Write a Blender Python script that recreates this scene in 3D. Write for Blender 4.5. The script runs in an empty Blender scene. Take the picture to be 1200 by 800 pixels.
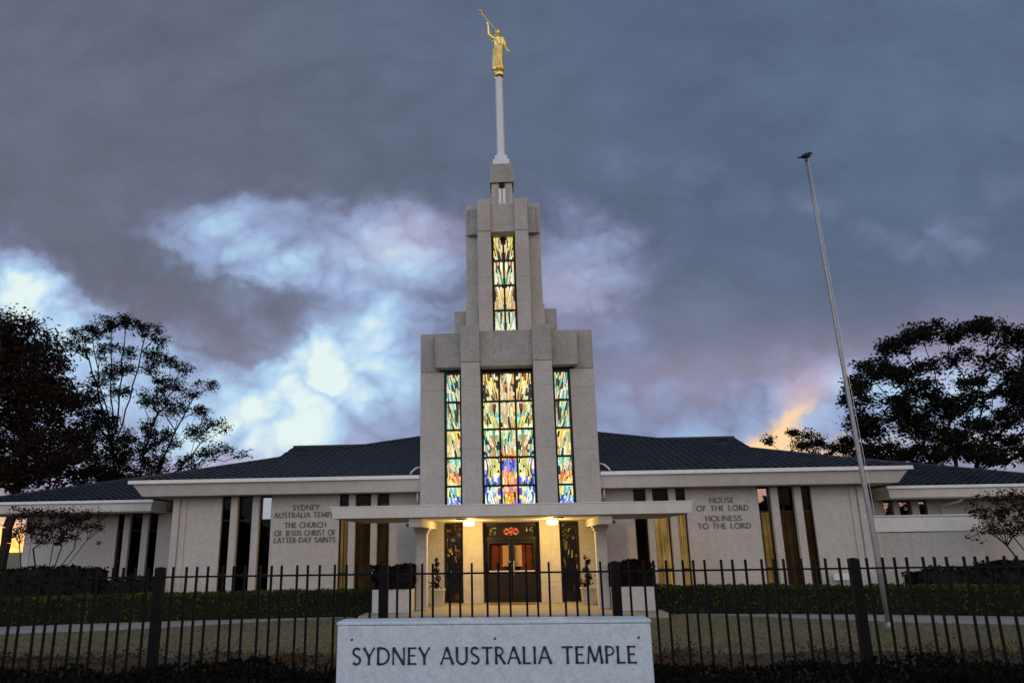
import bpy, bmesh, math, random
from math import radians, sin, cos, pi, sqrt, atan2
from mathutils import Vector, Matrix, noise as mnoise

S = bpy.context.scene
COL = S.collection
random.seed(7)

# ------------------------------------------------------------------ camera
EYE = 2.2
cam_d = bpy.data.cameras.new('camera')
cam = bpy.data.objects.new('camera', cam_d)
COL.objects.link(cam)
cam_d.sensor_width = 36.0
cam_d.lens = 870.0 / 1200.0 * 36.0
cam_d.shift_x = 49.0 / 1200.0
cam_d.clip_start = 0.05
cam_d.clip_end = 5000.0
_R = Vector((0.99814576, 0.05921397, -0.01409804))
_U = Vector((0.02922364, -0.26301242, 0.96434975))
_B = Vector((0.05339502, -0.96297361, -0.26425518))
m = Matrix.Identity(4)
for i in range(3):
    m[i][0] = _R[i]; m[i][1] = _U[i]; m[i][2] = _B[i]
m[0][3], m[1][3], m[2][3] = 0.169, 0.0, EYE
cam.matrix_world = m
S.camera = cam

# ------------------------------------------------------------------ exposure
S.view_settings.view_transform = 'Standard'
S.view_settings.look = 'None'
S.view_settings.exposure = 0.0
S.view_settings.gamma = 1.0
S.view_settings.use_curve_mapping = False
S.cycles.max_bounces = 6
S.cycles.transparent_max_bounces = 8
S.cycles.caustics_reflective = False
S.cycles.caustics_refractive = False
S.cycles.sample_clamp_indirect = 4.0


def lin(r, g, b):
    f = lambda c: (c / 255 / 12.92) if c / 255 <= 0.04045 else ((c / 255 + 0.055) / 1.055) ** 2.4
    return (f(r), f(g), f(b))


class NT:
    """small helper to write node trees as expressions"""
    def __init__(self, tree):
        self.t = tree; self.n = tree.nodes; self.l = tree.links

    def node(self, typ, **kw):
        n = self.n.new(typ)
        for k, v in kw.items():
            setattr(n, k, v)
        return n

    def put(self, sock, v):
        if v is None:
            return
        if hasattr(v, 'is_output'):
            self.l.new(v, sock)
        elif isinstance(v, (tuple, list)):
            v = tuple(v)
            if len(sock.default_value) == 4 and len(v) == 3:
                v = v + (1.0,)
            sock.default_value = v
        else:
            sock.default_value = v

    def math(self, op, a, b=None, c=None, clamp=False):
        n = self.node('ShaderNodeMath', operation=op, use_clamp=clamp)
        self.put(n.inputs[0], a)
        if b is not None: self.put(n.inputs[1], b)
        if c is not None: self.put(n.inputs[2], c)
        return n.outputs[0]

    def vmath(self, op, a, b=None, scale=None):
        n = self.node('ShaderNodeVectorMath', operation=op)
        self.put(n.inputs[0], a)
        if b is not None: self.put(n.inputs[1], b)
        if scale is not None: self.put(n.inputs['Scale'], scale)
        return n.outputs[0]

    def comb(self, x, y, z):
        n = self.node('ShaderNodeCombineXYZ')
        for s, v in zip(n.inputs, (x, y, z)): self.put(s, v)
        return n.outputs[0]

    def sep(self, v):
        n = self.node('ShaderNodeSeparateXYZ'); self.put(n.inputs[0], v)
        return n.outputs

    def noise(self, vec, scale=5.0, detail=4.0, rough=0.55, dist=0.0, color=False):
        n = self.node('ShaderNodeTexNoise')
        self.put(n.inputs['Vector'], vec); n.inputs['Scale'].default_value = scale
        n.inputs['Detail'].default_value = detail; n.inputs['Roughness'].default_value = rough
        n.inputs['Distortion'].default_value = dist
        return n.outputs['Color' if color else 'Fac']

    def mix(self, fac, a, b, mode='MIX', clamp=True):
        n = self.node('ShaderNodeMix', data_type='RGBA', blend_type=mode, clamp_factor=clamp)
        self.put(n.inputs[0], fac); self.put(n.inputs[6], a); self.put(n.inputs[7], b)
        return n.outputs[2]

    def ramp(self, fac, stops, interp='LINEAR'):
        n = self.node('ShaderNodeValToRGB')
        n.color_ramp.interpolation = interp
        e = n.color_ramp.elements
        while len(e) > 1: e.remove(e[0])
        for i, (p, c) in enumerate(stops):
            el = e[0] if i == 0 else e.new(p)
            el.position = p
            if not isinstance(c, (tuple, list)): c = (c, c, c)
            el.color = tuple(c) + (1.0,) if len(c) == 3 else c
        self.put(n.inputs[0], fac)
        return n.outputs[0]

    def remap(self, v, a, b, c=0.0, d=1.0, smooth=False):
        n = self.node('ShaderNodeMapRange')
        if smooth: n.interpolation_type = 'SMOOTHSTEP'
        self.put(n.inputs[0], v)
        for i, x in enumerate((a, b, c, d)): n.inputs[i + 1].default_value = x
        return n.outputs[0]


# ------------------------------------------------------------------ world: dusk sky with broken cloud
W = bpy.data.worlds.new('World')
S.world = W
W.use_nodes = True
w = NT(W.node_tree)
w.n.clear()
out = w.node('ShaderNodeOutputWorld')
bg = w.node('ShaderNodeBackground')
w.l.new(bg.outputs[0], out.inputs[0])
tc = w.node('ShaderNodeTexCoord')
D = tc.outputs['Generated']
dx, dy, dz = w.sep(D)
yy = w.math('MAXIMUM', dy, 0.08)
u = w.math('DIVIDE', dx, yy)
v = w.math('DIVIDE', dz, yy)
uv = w.comb(u, v, 0.0)
# cloud outlines: domain warp in two sizes
n1 = w.noise(uv, 3.2, 5.0, 0.6, color=True)
n2 = w.noise(w.vmath('ADD', uv, (4.3, 1.7, 0.0)), 13.0, 5.0, 0.6, color=True)
wv = w.vmath('ADD', uv, w.vmath('SCALE', w.vmath('SUBTRACT', n1, (0.5, 0.5, 0.5)), scale=0.11))
wv = w.vmath('ADD', wv, w.vmath('SCALE', w.vmath('SUBTRACT', n2, (0.5, 0.5, 0.5)), scale=0.060))
wu, wvv, _ = w.sep(wv)


def blob(cx, cy, rx, ry, rot, amp):
    a = radians(rot); c, s_ = cos(a), sin(a)
    px = w.math('SUBTRACT', wu, cx); py = w.math('SUBTRACT', wvv, cy)
    ex = w.math('MULTIPLY_ADD', px, c / rx, w.math('MULTIPLY', py, s_ / rx))
    ey = w.math('MULTIPLY_ADD', px, -s_ / ry, w.math('MULTIPLY', py, c / ry))
    r2 = w.math('MULTIPLY_ADD', ex, ex, w.math('MULTIPLY', ey, ey))
    g = w.math('EXPONENT', w.math('MULTIPLY', r2, -0.8))
    return w.math('MULTIPLY', g, amp)


def blobs(lst):
    t = None
    for b in lst:
        g = blob(*b)
        t = g if t is None else w.math('ADD', t, g)
    return t


light = blobs([
    (-0.74, 0.375, 0.150, 0.050, -26, 0.52),
    (-0.80, 0.310, 0.14, 0.07, -10, 0.26),
    (-0.66, 0.30, 0.10, 0.08, -30, 0.22),
    (-0.43, 0.472, 0.150, 0.030, 4, 0.17),
    (-0.34, 0.425, 0.120, 0.060, -12, 0.18),
    (-0.47, 0.425, 0.060, 0.030, -10, 0.22),
    (-0.155, 0.420, 0.085, 0.048, 0, 0.40),
    (-0.248, 0.236, 0.034, 0.046, 14, 0.46),
    (-0.335, 0.195, 0.085, 0.042, 24, 0.44),
    (-0.27, 0.200, 0.070, 0.055, 0, 0.30),
    (-0.30, 0.150, 0.130, 0.035, 0, 0.26),
    (-0.185, 0.31, 0.055, 0.11, 0, 0.20),
    (-0.29, 0.30, 0.34, 0.17, 0, 0.22),
    (-0.40, 0.405, 0.045, 0.030, 0, 0.26),
    (-0.315, 0.385, 0.050, 0.030, 10, 0.20),
    (-0.20, 0.22, 0.07, 0.06, 0, 0.12),
    (0.115, 0.365, 0.085, 0.085, 0, 0.34),
    (0.24, 0.165, 0.24, 0.055, 0, 0.30),
    (0.48, 0.185, 0.18, 0.050, 12, 0.22),
    (0.66, 0.42, 0.20, 0.04, 22, 0.12),
    (0.40, 0.47, 0.30, 0.025, -20, 0.09),
    (-0.60, 0.16, 0.20, 0.09, 0, 0.42),
    (-0.44, 0.22, 0.12, 0.070, 0, 0.16),
    (-0.17, 0.24, 0.07, 0.12, 0, 0.15),
    (0.64, 0.15, 0.16, 0.08, 0, 0.48),
])
tex = w.noise(w.vmath('MULTIPLY', wv, (1.0, 1.5, 1.0)), 9.0, 8.0, 0.66)
tex2 = w.noise(w.vmath('MULTIPLY', uv, (1.0, 2.2, 1.0)), 2.3, 6.0, 0.58, 0.3)
tex3 = w.noise(w.vmath('MULTIPLY', wv, (1.0, 1.9, 1.0)), 4.2, 6.0, 0.6)
cu = w.vmath('MULTIPLY', w.vmath('ADD', uv, w.vmath('SCALE', w.vmath('SUBTRACT', n2, (0.5, 0.5, 0.5)), scale=0.035)), (1.0, 1.3, 1.0))
ba = w.math('ABSOLUTE', w.math('SUBTRACT', w.noise(cu, 9.0, 0.0), 0.5))
bb = w.math('ABSOLUTE', w.math('SUBTRACT', w.noise(cu, 21.0, 1.0), 0.5))
puff = w.math('MULTIPLY_ADD', w.math('SUBTRACT', bb, 0.09), 1.4, w.math('MULTIPLY', w.math('SUBTRACT', ba, 0.10), 2.6))
tn = w.math('ADD', w.math('MULTIPLY', w.math('SUBTRACT', tex, 0.5), 0.75), w.math('MULTIPLY', w.math('SUBTRACT', tex3, 0.5), 0.65))
tn = w.math('MULTIPLY_ADD', puff, 0.80, tn)
light = w.math('ADD', light, w.math('MULTIPLY', tn, w.math('MULTIPLY_ADD', light, 0.95, 0.06)))
light = w.math('MAXIMUM', light, 0.0)
# cloud deck: purple grey to the left and low, slate blue up and right
lr_ = w.remap(w.math('MULTIPLY_ADD', v, 0.35, u), -0.35, 0.70, smooth=True)
deck = w.mix(lr_, lin(98, 104, 123), lin(88, 104, 130))
low = w.remap(v, 0.42, 0.10, smooth=True)
deck = w.mix(w.math('MULTIPLY', low, 0.80), deck, lin(148, 146, 172))
deckt = w.remap(w.math('MULTIPLY_ADD', tn, 0.22, tex2), 0.30, 0.72, 0.88, 1.18)
deck = w.mix(1.0, deck, w.comb(deckt, deckt, deckt), 'MULTIPLY', clamp=False)
brt = w.ramp(light, [(0.0, lin(104, 109, 136)), (0.20, lin(124, 133, 166)), (0.42, lin(150, 170, 208)),
                     (0.66, lin(176, 210, 240)), (0.98, lin(226, 243, 242))])
heads = blobs([(-0.415, 0.428, 0.062, 0.046, 0, 1.0), (-0.325, 0.395, 0.058, 0.042, 0, 0.9), (-0.250, 0.225, 0.055, 0.060, 12, 1.0),
               (-0.35, 0.175, 0.080, 0.035, 20, 0.85), (-0.76, 0.345, 0.130, 0.075, -22, 1.1), (-0.14, 0.415, 0.060, 0.040, 0, 0.8), (0.095, 0.39, 0.045, 0.045, 0, 0.6)])
hd = w.remap(w.math('MULTIPLY_ADD', tn, w.math('MINIMUM', w.math('MULTIPLY', heads, 2.6), 1.3), heads), 0.42, 0.60, smooth=True)
light = w.math('MULTIPLY_ADD', hd, 0.13, light)
# a nearer bank of grey cloud with firm edges crosses the bright break
bank = blobs([(-0.50, 0.345, 0.150, 0.052, -20, 1.0), (-0.37, 0.292, 0.080, 0.050, -22, 1.0), (-0.60, 0.42, 0.10, 0.05, -20, 0.9), (-0.292, 0.262, 0.028, 0.013, 0, 0.8),
              (-0.30, 0.35, 0.06, 0.03, -10, 0.55), (-0.20, 0.335, 0.05, 0.03, 0, 0.4)])
bm_ = w.remap(w.math('MULTIPLY_ADD', tn, w.math('MINIMUM', w.math('MULTIPLY', bank, 2.2), 1.0), bank), 0.22, 0.80, smooth=True)
light = w.math('MULTIPLY', light, w.math('MULTIPLY_ADD', bm_, -0.70, 1.0))
fac = w.remap(light, 0.02, 0.28, smooth=True)
front = w.mix(fac, deck, brt)
pink = blobs([(-0.15, 0.43, 0.07, 0.035, 0, 0.34), (0.09, 0.34, 0.06, 0.05, 0, 0.24), (-0.34, 0.112, 0.16, 0.020, 0, 0.42),
              (0.62, 0.23, 0.10, 0.05, 10, 0.30), (0.28, 0.215, 0.22, 0.030, 5, 0.13), (0.395, 0.188, 0.035, 0.025, 30, 0.55)])
front = w.mix(w.math('MINIMUM', pink, 0.9), front, lin(206, 178, 194))
warm = blobs([(0.340, 0.134, 0.060, 0.012, 12, 1.05), (0.380, 0.163, 0.030, 0.011, 24, 0.90),
              (0.40, 0.116, 0.075, 0.013, 0, 0.95), (0.66, 0.11, 0.10, 0.025, 0, 0.30)])
warm = w.math('MULTIPLY', warm, w.remap(tex, 0.35, 0.58, 0.65, 1.25))
cl = blob(0.412, 0.157, 0.030, 0.012, 8, 1.1)
warm = w.math('MAXIMUM', w.math('SUBTRACT', warm, cl), 0.0)
front = w.mix(w.math('MINIMUM', warm, 1.0), front, lin(255, 216, 166))
# the last of the sunset, a narrow gap low on the left horizon
gu = w.math('DIVIDE', w.math('ADD', u, 0.70), 0.09); gv = w.math('DIVIDE', w.math('SUBTRACT', v, 0.005), 0.030)
glow = w.math('EXPONENT', w.math('MULTIPLY', w.math('MULTIPLY_ADD', gu, gu, w.math('MULTIPLY', gv, gv)), -1.0))
front = w.mix(w.math('MINIMUM', glow, 1.0), front, w.mix(w.remap(tex, 0.38, 0.56), (0.80, 0.20, 0.02), (2.4, 1.25, 0.28)))
# sky behind the photographer: clear, pale, made brighter low down to light the fronts
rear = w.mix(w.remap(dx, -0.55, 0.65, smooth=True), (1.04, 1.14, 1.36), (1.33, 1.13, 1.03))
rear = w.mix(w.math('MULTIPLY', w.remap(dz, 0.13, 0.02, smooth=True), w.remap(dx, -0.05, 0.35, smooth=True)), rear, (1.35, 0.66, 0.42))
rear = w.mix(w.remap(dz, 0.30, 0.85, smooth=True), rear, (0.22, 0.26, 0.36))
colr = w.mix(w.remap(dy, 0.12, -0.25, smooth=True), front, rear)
colr = w.mix(w.remap(dz, 0.0, -0.06), colr, (0.02, 0.02, 0.02))
sky = w.node('ShaderNodeTexSky', sky_type='NISHITA', sun_disc=False)
SUN_EL, SUN_AZ = 2.5, radians(-34.5)
sky.sun_elevation = radians(SUN_EL)
sky.sun_rotation = SUN_AZ
colr = w.mix(1.0, colr, w.vmath('SCALE', sky.outputs[0], scale=0.003), 'ADD')
w.l.new(colr, bg.inputs['Color'])
bg.inputs['Strength'].default_value = 1.0

# weak low sun behind the building, far left, softened by cloud
sd = bpy.data.lights.new('sun', 'SUN')
sd.energy = 0.25; sd.angle = radians(10); sd.color = (1.0, 0.72, 0.45)
so = bpy.data.objects.new('sun', sd); COL.objects.link(so)
_sv = Vector((sin(SUN_AZ) * cos(radians(SUN_EL)), cos(SUN_AZ) * cos(radians(SUN_EL)), sin(radians(SUN_EL))))
so.rotation_euler = _sv.to_track_quat('Z', 'Y').to_euler()
so.location = (-30, 60, 30)

# ------------------------------------------------------------------ materials
M = {}


def mat(name):
    mt = bpy.data.materials.new(name); mt.use_nodes = True
    t = NT(mt.node_tree); t.n.clear()
    o = t.node('ShaderNodeOutputMaterial')
    p = t.node('ShaderNodeBsdfPrincipled')
    t.l.new(p.outputs[0], o.inputs[0])
    M[name] = mt
    return t, p, o


def bump(t, p, h, strength=0.3, dist=0.02):
    b = t.node('ShaderNodeBump')
    b.inputs['Strength'].default_value = strength; b.inputs['Distance'].default_value = dist
    t.put(b.inputs['Height'], h); t.l.new(b.outputs[0], p.inputs['Normal'])


def obco(t):
    return t.node('ShaderNodeTexCoord').outputs['Object']


def stone(name, a, b, streak=0.35, grain=60.0, joints=None):
    t, p, o = mat(name)
    co = obco(t)
    big = t.noise(co, 0.9, 5, 0.6)
    fine = t.noise(co, grain, 3, 0.7)
    st = t.noise(t.vmath('MULTIPLY', co, (3.5, 3.5, 0.18)), 1.6, 5, 0.65)
    c = t.mix(t.remap(big, 0.3, 0.7), a, b)
    c = t.mix(t.math('MULTIPLY', t.remap(st, 0.52, 0.80, smooth=True), streak), c, tuple(x * 0.45 for x in a))
    c = t.mix(t.remap(fine, 0.3, 0.75, 0.0, 0.62), c, tuple(min(1, x * 0.55) for x in b))
    mid = t.noise(co, 7.0, 6, 0.72)
    c = t.mix(t.remap(mid, 0.42, 0.72, 0.0, 0.55), c, tuple(x * 0.62 for x in a))
    pit = t.noise(co, 16.0, 2, 0.5)
    c = t.mix(t.remap(pit, 0.66, 0.74, 0.0, 0.45), c, tuple(x * 0.35 for x in a))
    if joints:
        z_ = t.sep(co)[2]
        jf = t.math('ABSOLUTE', t.math('SUBTRACT', t.math('FRACT', t.math('DIVIDE', t.math('ADD', z_, 0.35), joints)), 0.5))
        c = t.mix(t.remap(jf, 0.004, 0.010, 0.32, 0.0), c, tuple(x * 0.4 for x in a))
    t.put(p.inputs['Base Color'], c)
    p.inputs['Roughness'].default_value = 0.85
    bump(t, p, fine, 0.35, 0.006)
    return t


stone('tower_stone', (0.46, 0.435, 0.395), (0.60, 0.565, 0.515), 0.40, 38, 2.45)
stone('weathered_cap', (0.32, 0.305, 0.28), (0.52, 0.495, 0.455), 0.90, 32)
stone('quartz_wall', (0.56, 0.53, 0.49), (0.66, 0.63, 0.585), 0.26, 28)
stone('cream_stone', (0.52, 0.48, 0.42), (0.60, 0.56, 0.50), 0.10, 60)
stone('terrace_stone', (0.32, 0.29, 0.24), (0.44, 0.40, 0.34), 0.0, 40)
stone('concrete', (0.30, 0.29, 0.27), (0.42, 0.40, 0.37), 0.0, 18)


def plain(name, c, rough=0.5, metal=0.0, var=0.12, scale=3.0):
    t, p, o = mat(name)
    n = t.noise(obco(t), scale, 4, 0.6)
    t.put(p.inputs['Base Color'], t.mix(t.remap(n, 0.3, 0.7), tuple(x * (1 - var) for x in c), tuple(min(1, x * (1 + var)) for x in c)))
    p.inputs['Roughness'].default_value = rough; p.inputs['Metallic'].default_value = metal
    return t, p, o


def fascia_mat():
    t, p, o = mat('fascia_paint')
    co = obco(t)
    n = t.noise(t.vmath('MULTIPLY', co, (1.2, 1.2, 0.3)), 2.5, 5, 0.65)
    t.put(p.inputs['Base Color'], t.mix(t.remap(n, 0.35, 0.75), (0.74, 0.73, 0.69), (0.62, 0.60, 0.56)))
    p.inputs['Roughness'].default_value = 0.55


fascia_mat()
plain('gutter_paint', (0.78, 0.78, 0.76), 0.4, 0, 0.08)
plain('white_steel', (0.72, 0.76, 0.78), 0.35, 0, 0.06)
plain('black_iron', (0.0035, 0.0035, 0.004), 0.6, 0, 0.3, 20)[1].inputs['Specular IOR Level'].default_value = 0.15
plain('bronze_frame', (0.010, 0.007, 0.006), 0.4, 0, 0.25, 12)[1].inputs['Specular IOR Level'].default_value = 0.25
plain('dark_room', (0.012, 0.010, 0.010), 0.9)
plain('bird_feather', (0.012, 0.012, 0.014), 0.7)
plain('galvanised', (0.30, 0.31, 0.32), 0.45, 0.6, 0.15, 8)
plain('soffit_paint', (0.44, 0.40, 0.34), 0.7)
plain('fixture_metal', (0.06, 0.05, 0.04), 0.5)
plain('push_bar', (0.75, 0.73, 0.68), 0.3, 0.4)
plain('door_wood', (0.20, 0.045, 0.022), 0.35, 0, 0.35, 5)
plain('bark', (0.020, 0.016, 0.013), 0.95, 0, 0.4, 6)
plain('pale_bark', (0.16, 0.14, 0.125), 0.85, 0, 0.45, 4)
plain('engraved_dark', (0.010, 0.016, 0.028), 0.5)
plain('bronze_letter', (0.085, 0.080, 0.084), 0.5)
plain('mat_fibre', (0.16, 0.12, 0.07), 0.95, 0, 0.4, 90)
plain('white_vase', (0.8, 0.78, 0.72), 0.5)
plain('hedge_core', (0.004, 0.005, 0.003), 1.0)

t, p, o = plain('gold_leaf', (0.90, 0.66, 0.22), 0.30, 1.0, 0.08, 6)
bump(t, p, t.noise(obco(t), 14, 3, 0.6), 0.25, 0.02)

# roof tiles: courses and pans in the UVs of each roof slope
t, p, o = mat('roof_tile')
uvn = t.node('ShaderNodeTexCoord').outputs['UV']
ux, uy, _ = t.sep(uvn)
row = t.math('DIVIDE', uy, 0.36)
fr = t.math('FRACT', row)
ri = t.math('FLOOR', row)
cx_ = t.math('DIVIDE', ux, 0.32)
ci = t.math('FLOOR', cx_)
pan = t.math('SINE', t.math('MULTIPLY', cx_, 2 * pi))
wn = t.node('ShaderNodeTexWhiteNoise'); wn.noise_dimensions = '2D'
t.put(wn.inputs['Vector'], t.comb(ci, ri, 0.0))
pat = t.noise(uvn, 0.5, 4, 0.6)
c = t.mix(wn.outputs['Value'], (0.006, 0.008, 0.013), (0.022, 0.027, 0.038))
c = t.mix(t.remap(pat, 0.45, 0.75, 0.0, 0.6), c, (0.026, 0.028, 0.033))
t.put(p.inputs['Base Color'], c)
p.inputs['Roughness'].default_value = 0.45
p.inputs['Specular IOR Level'].default_value = 0.4
bump(t, p, t.noise(uvn, 14, 3, 0.6), 0.2, 0.01)

# marble of the sign
t, p, o = mat('sign_marble')
co = obco(t)
a1 = t.noise(co, 22, 8, 0.72, 1.2)
a2 = t.noise(co, 4.0, 7, 0.65, 2.0)
a3 = t.noise(co, 70, 3, 0.6)
c = t.mix(t.remap(a1, 0.42, 0.66), (0.68, 0.80, 0.88), (0.50, 0.61, 0.69))
c = t.mix(t.remap(a2, 0.52, 0.72, 0.0, 0.5), c, (0.42, 0.50, 0.57))
c = t.mix(t.remap(a3, 0.62, 0.75, 0.0, 0.6), c, (0.22, 0.26, 0.30))
t.put(p.inputs['Base Color'], c)
p.inputs['Roughness'].default_value = 0.45
bump(t, p, a1, 0.15, 0.004)

# ground: mown winter lawn, brown and patchy
t, p, o = mat('ground_lawn')
co = obco(t)
g1 = t.noise(co, 0.35, 5, 0.6); g2 = t.noise(co, 3.0, 6, 0.7); g3 = t.noise(co, 40, 4, 0.7)
c = t.mix(t.remap(g1, 0.35, 0.65), (0.130, 0.135, 0.060), (0.240, 0.210, 0.120))
c = t.mix(t.remap(g2, 0.4, 0.72), c, (0.290, 0.240, 0.165))
c = t.mix(t.remap(g3, 0.35, 0.7, 0.0, 0.7), c, (0.070, 0.066, 0.034))
t.put(p.inputs['Base Color'], c); p.inputs['Roughness'].default_value = 1.0
bump(t, p, t.math('ADD', g3, g2), 0.8, 0.04)
t, p, o = mat('mulch')
co = obco(t)
g2 = t.noise(co, 30, 5, 0.7)
t.put(p.inputs['Base Color'], t.mix(t.remap(g2, 0.35, 0.65), (0.014, 0.009, 0.005), (0.085, 0.052, 0.030)))
p.inputs['Roughness'].default_value = 1.0
bump(t, p, g2, 1.0, 0.04)


def leaf(name, a, b, trans=0.25):
    t, p, o = mat(name)
    g = t.node('ShaderNodeNewGeometry')
    c = t.mix(g.outputs['Random Per Island'], a, b)
    n = t.noise(obco(t), 0.8, 3, 0.5)
    c = t.mix(t.remap(n, 0.35, 0.65, 0.0, 0.55), c, tuple(0.6 * x for x in a))
    t.put(p.inputs['Base Color'], c)
    p.inputs['Roughness'].default_value = 0.65
    p.inputs['Specular IOR Level'].default_value = 0.06
    if trans:
        tr = t.node('ShaderNodeBsdfTranslucent'); t.put(tr.inputs[0], c)
        mx = t.node('ShaderNodeMixShader'); mx.inputs[0].default_value = trans
        t.l.new(p.outputs[0], mx.inputs[1]); t.l.new(tr.outputs[0], mx.inputs[2])
        t.l.new(mx.outputs[0], o.inputs[0])


leaf('gum_leaf', (0.008, 0.010, 0.006), (0.022, 0.023, 0.014), 0.08)
leaf('dense_leaf', (0.014, 0.009, 0.006), (0.030, 0.020, 0.013), 0.05)
leaf('hedge_leaf', (0.022, 0.034, 0.006), (0.082, 0.108, 0.022), 0.12)
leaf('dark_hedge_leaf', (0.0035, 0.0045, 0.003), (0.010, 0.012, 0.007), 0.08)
leaf('burgundy_leaf', (0.008, 0.002, 0.004), (0.026, 0.006, 0.010), 0.1)
leaf('dry_leaf', (0.018, 0.010, 0.009), (0.040, 0.022, 0.018), 0.1)
leaf('litter_leaf', (0.030, 0.022, 0.010), (0.130, 0.080, 0.042), 0.1)
leaf('grass_blade', (0.095, 0.105, 0.040), (0.300, 0.260, 0.140), 0.2)


def glass(name, refl, tint=(0.55, 0.5, 0.42)):
    t, p, o = mat(name)
    t.n.remove(p)
    tr = t.node('ShaderNodeBsdfTransparent'); tr.inputs[0].default_value = tint + (1,)
    gl = t.node('ShaderNodeBsdfGlossy'); gl.inputs['Roughness'].default_value = 0.015
    gl.inputs['Color'].default_value = (0.9, 0.9, 0.9, 1) if refl > 0 else (0.4, 0.4, 0.42, 1)
    fr = t.node('ShaderNodeFresnel'); fr.inputs[0].default_value = 1.25
    f = t.math('ADD', fr.outputs[0], refl)
    nz = t.noise(obco(t), 1.2, 2, 0.5)
    b = t.node('ShaderNodeBump'); b.inputs['Strength'].default_value = 0.05; b.inputs['Distance'].default_value = 0.05
    t.put(b.inputs['Height'], nz); t.l.new(b.outputs[0], gl.inputs['Normal'])
    mx = t.node('ShaderNodeMixShader'); t.put(mx.inputs[0], f)
    t.l.new(tr.outputs[0], mx.inputs[1]); t.l.new(gl.outputs[0], mx.inputs[2]); t.l.new(mx.outputs[0], o.inputs[0])


glass('window_glass', 0.0)
glass('bright_glass', 0.34, (0.3, 0.3, 0.3))
glass('door_glass', 0.0, (0.85, 0.8, 0.72))


def curtain(name, strength, c=(1.0, 0.74, 0.32), lo=0.10):
    """light through the cloth is put into emission; noise streaks paint bright and dark folds"""
    t, p, o = mat(name)
    co = obco(t)
    f = t.noise(t.vmath('MULTIPLY', co, (7.0, 0.0, 0.05)), 2.0, 4, 0.7)
    g_ = t.noise(t.vmath('MULTIPLY', co, (1.0, 0.0, 0.8)), 1.3, 3, 0.6)
    k = t.math('MULTIPLY', t.remap(f, 0.34, 0.66, lo, 1.0, smooth=True), t.remap(g_, 0.3, 0.7, 0.55, 1.25))
    cc = t.mix(1.0, c, t.comb(k, k, k), 'MULTIPLY', clamp=False)
    t.put(p.inputs['Base Color'], (0.10, 0.075, 0.045)); p.inputs['Roughness'].default_value = 0.9
    t.put(p.inputs['Emission Color'], cc); p.inputs['Emission Strength'].default_value = strength


curtain('curtain_bright', 1.15, lo=0.16)
curtain('curtain_mid', 0.50, lo=0.03)
curtain('curtain_dim', 0.085, (1.0, 0.72, 0.45), 0.25)


def stained(name, strength):
    t, p, o = mat(name)
    at = t.node('ShaderNodeVertexColor'); at.layer_name = 'glass'
    n = t.noise(obco(t), 30, 2, 0.5)
    cc = t.mix(1.0, at.outputs[0], t.ramp(n, [(0.25, 0.6), (0.7, 1.1)]), 'MULTIPLY')
    t.put(p.inputs['Base Color'], t.mix(0.7, at.outputs[0], (0, 0, 0))); p.inputs['Roughness'].default_value = 0.2
    t.put(p.inputs['Emission Color'], cc); p.inputs['Emission Strength'].default_value = strength


stained('stained_glass', 1.30)
stained('emblem_glass', 0.55)
stained('stained_glass_dim', 0.10)

t, p, o = mat('lamp_lens'); t.put(p.inputs['Base Color'], (0.9, 0.8, 0.6))
t.put(p.inputs['Emission Color'], (1.0, 0.82, 0.42)); p.inputs['Emission Strength'].default_value = 4.5
t, p, o = mat('niche_glow'); t.put(p.inputs['Base Color'], (0.6, 0.45, 0.25))
t.put(p.inputs['Emission Color'], (1.0, 0.55, 0.18)); p.inputs['Emission Strength'].default_value = 0.30


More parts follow.
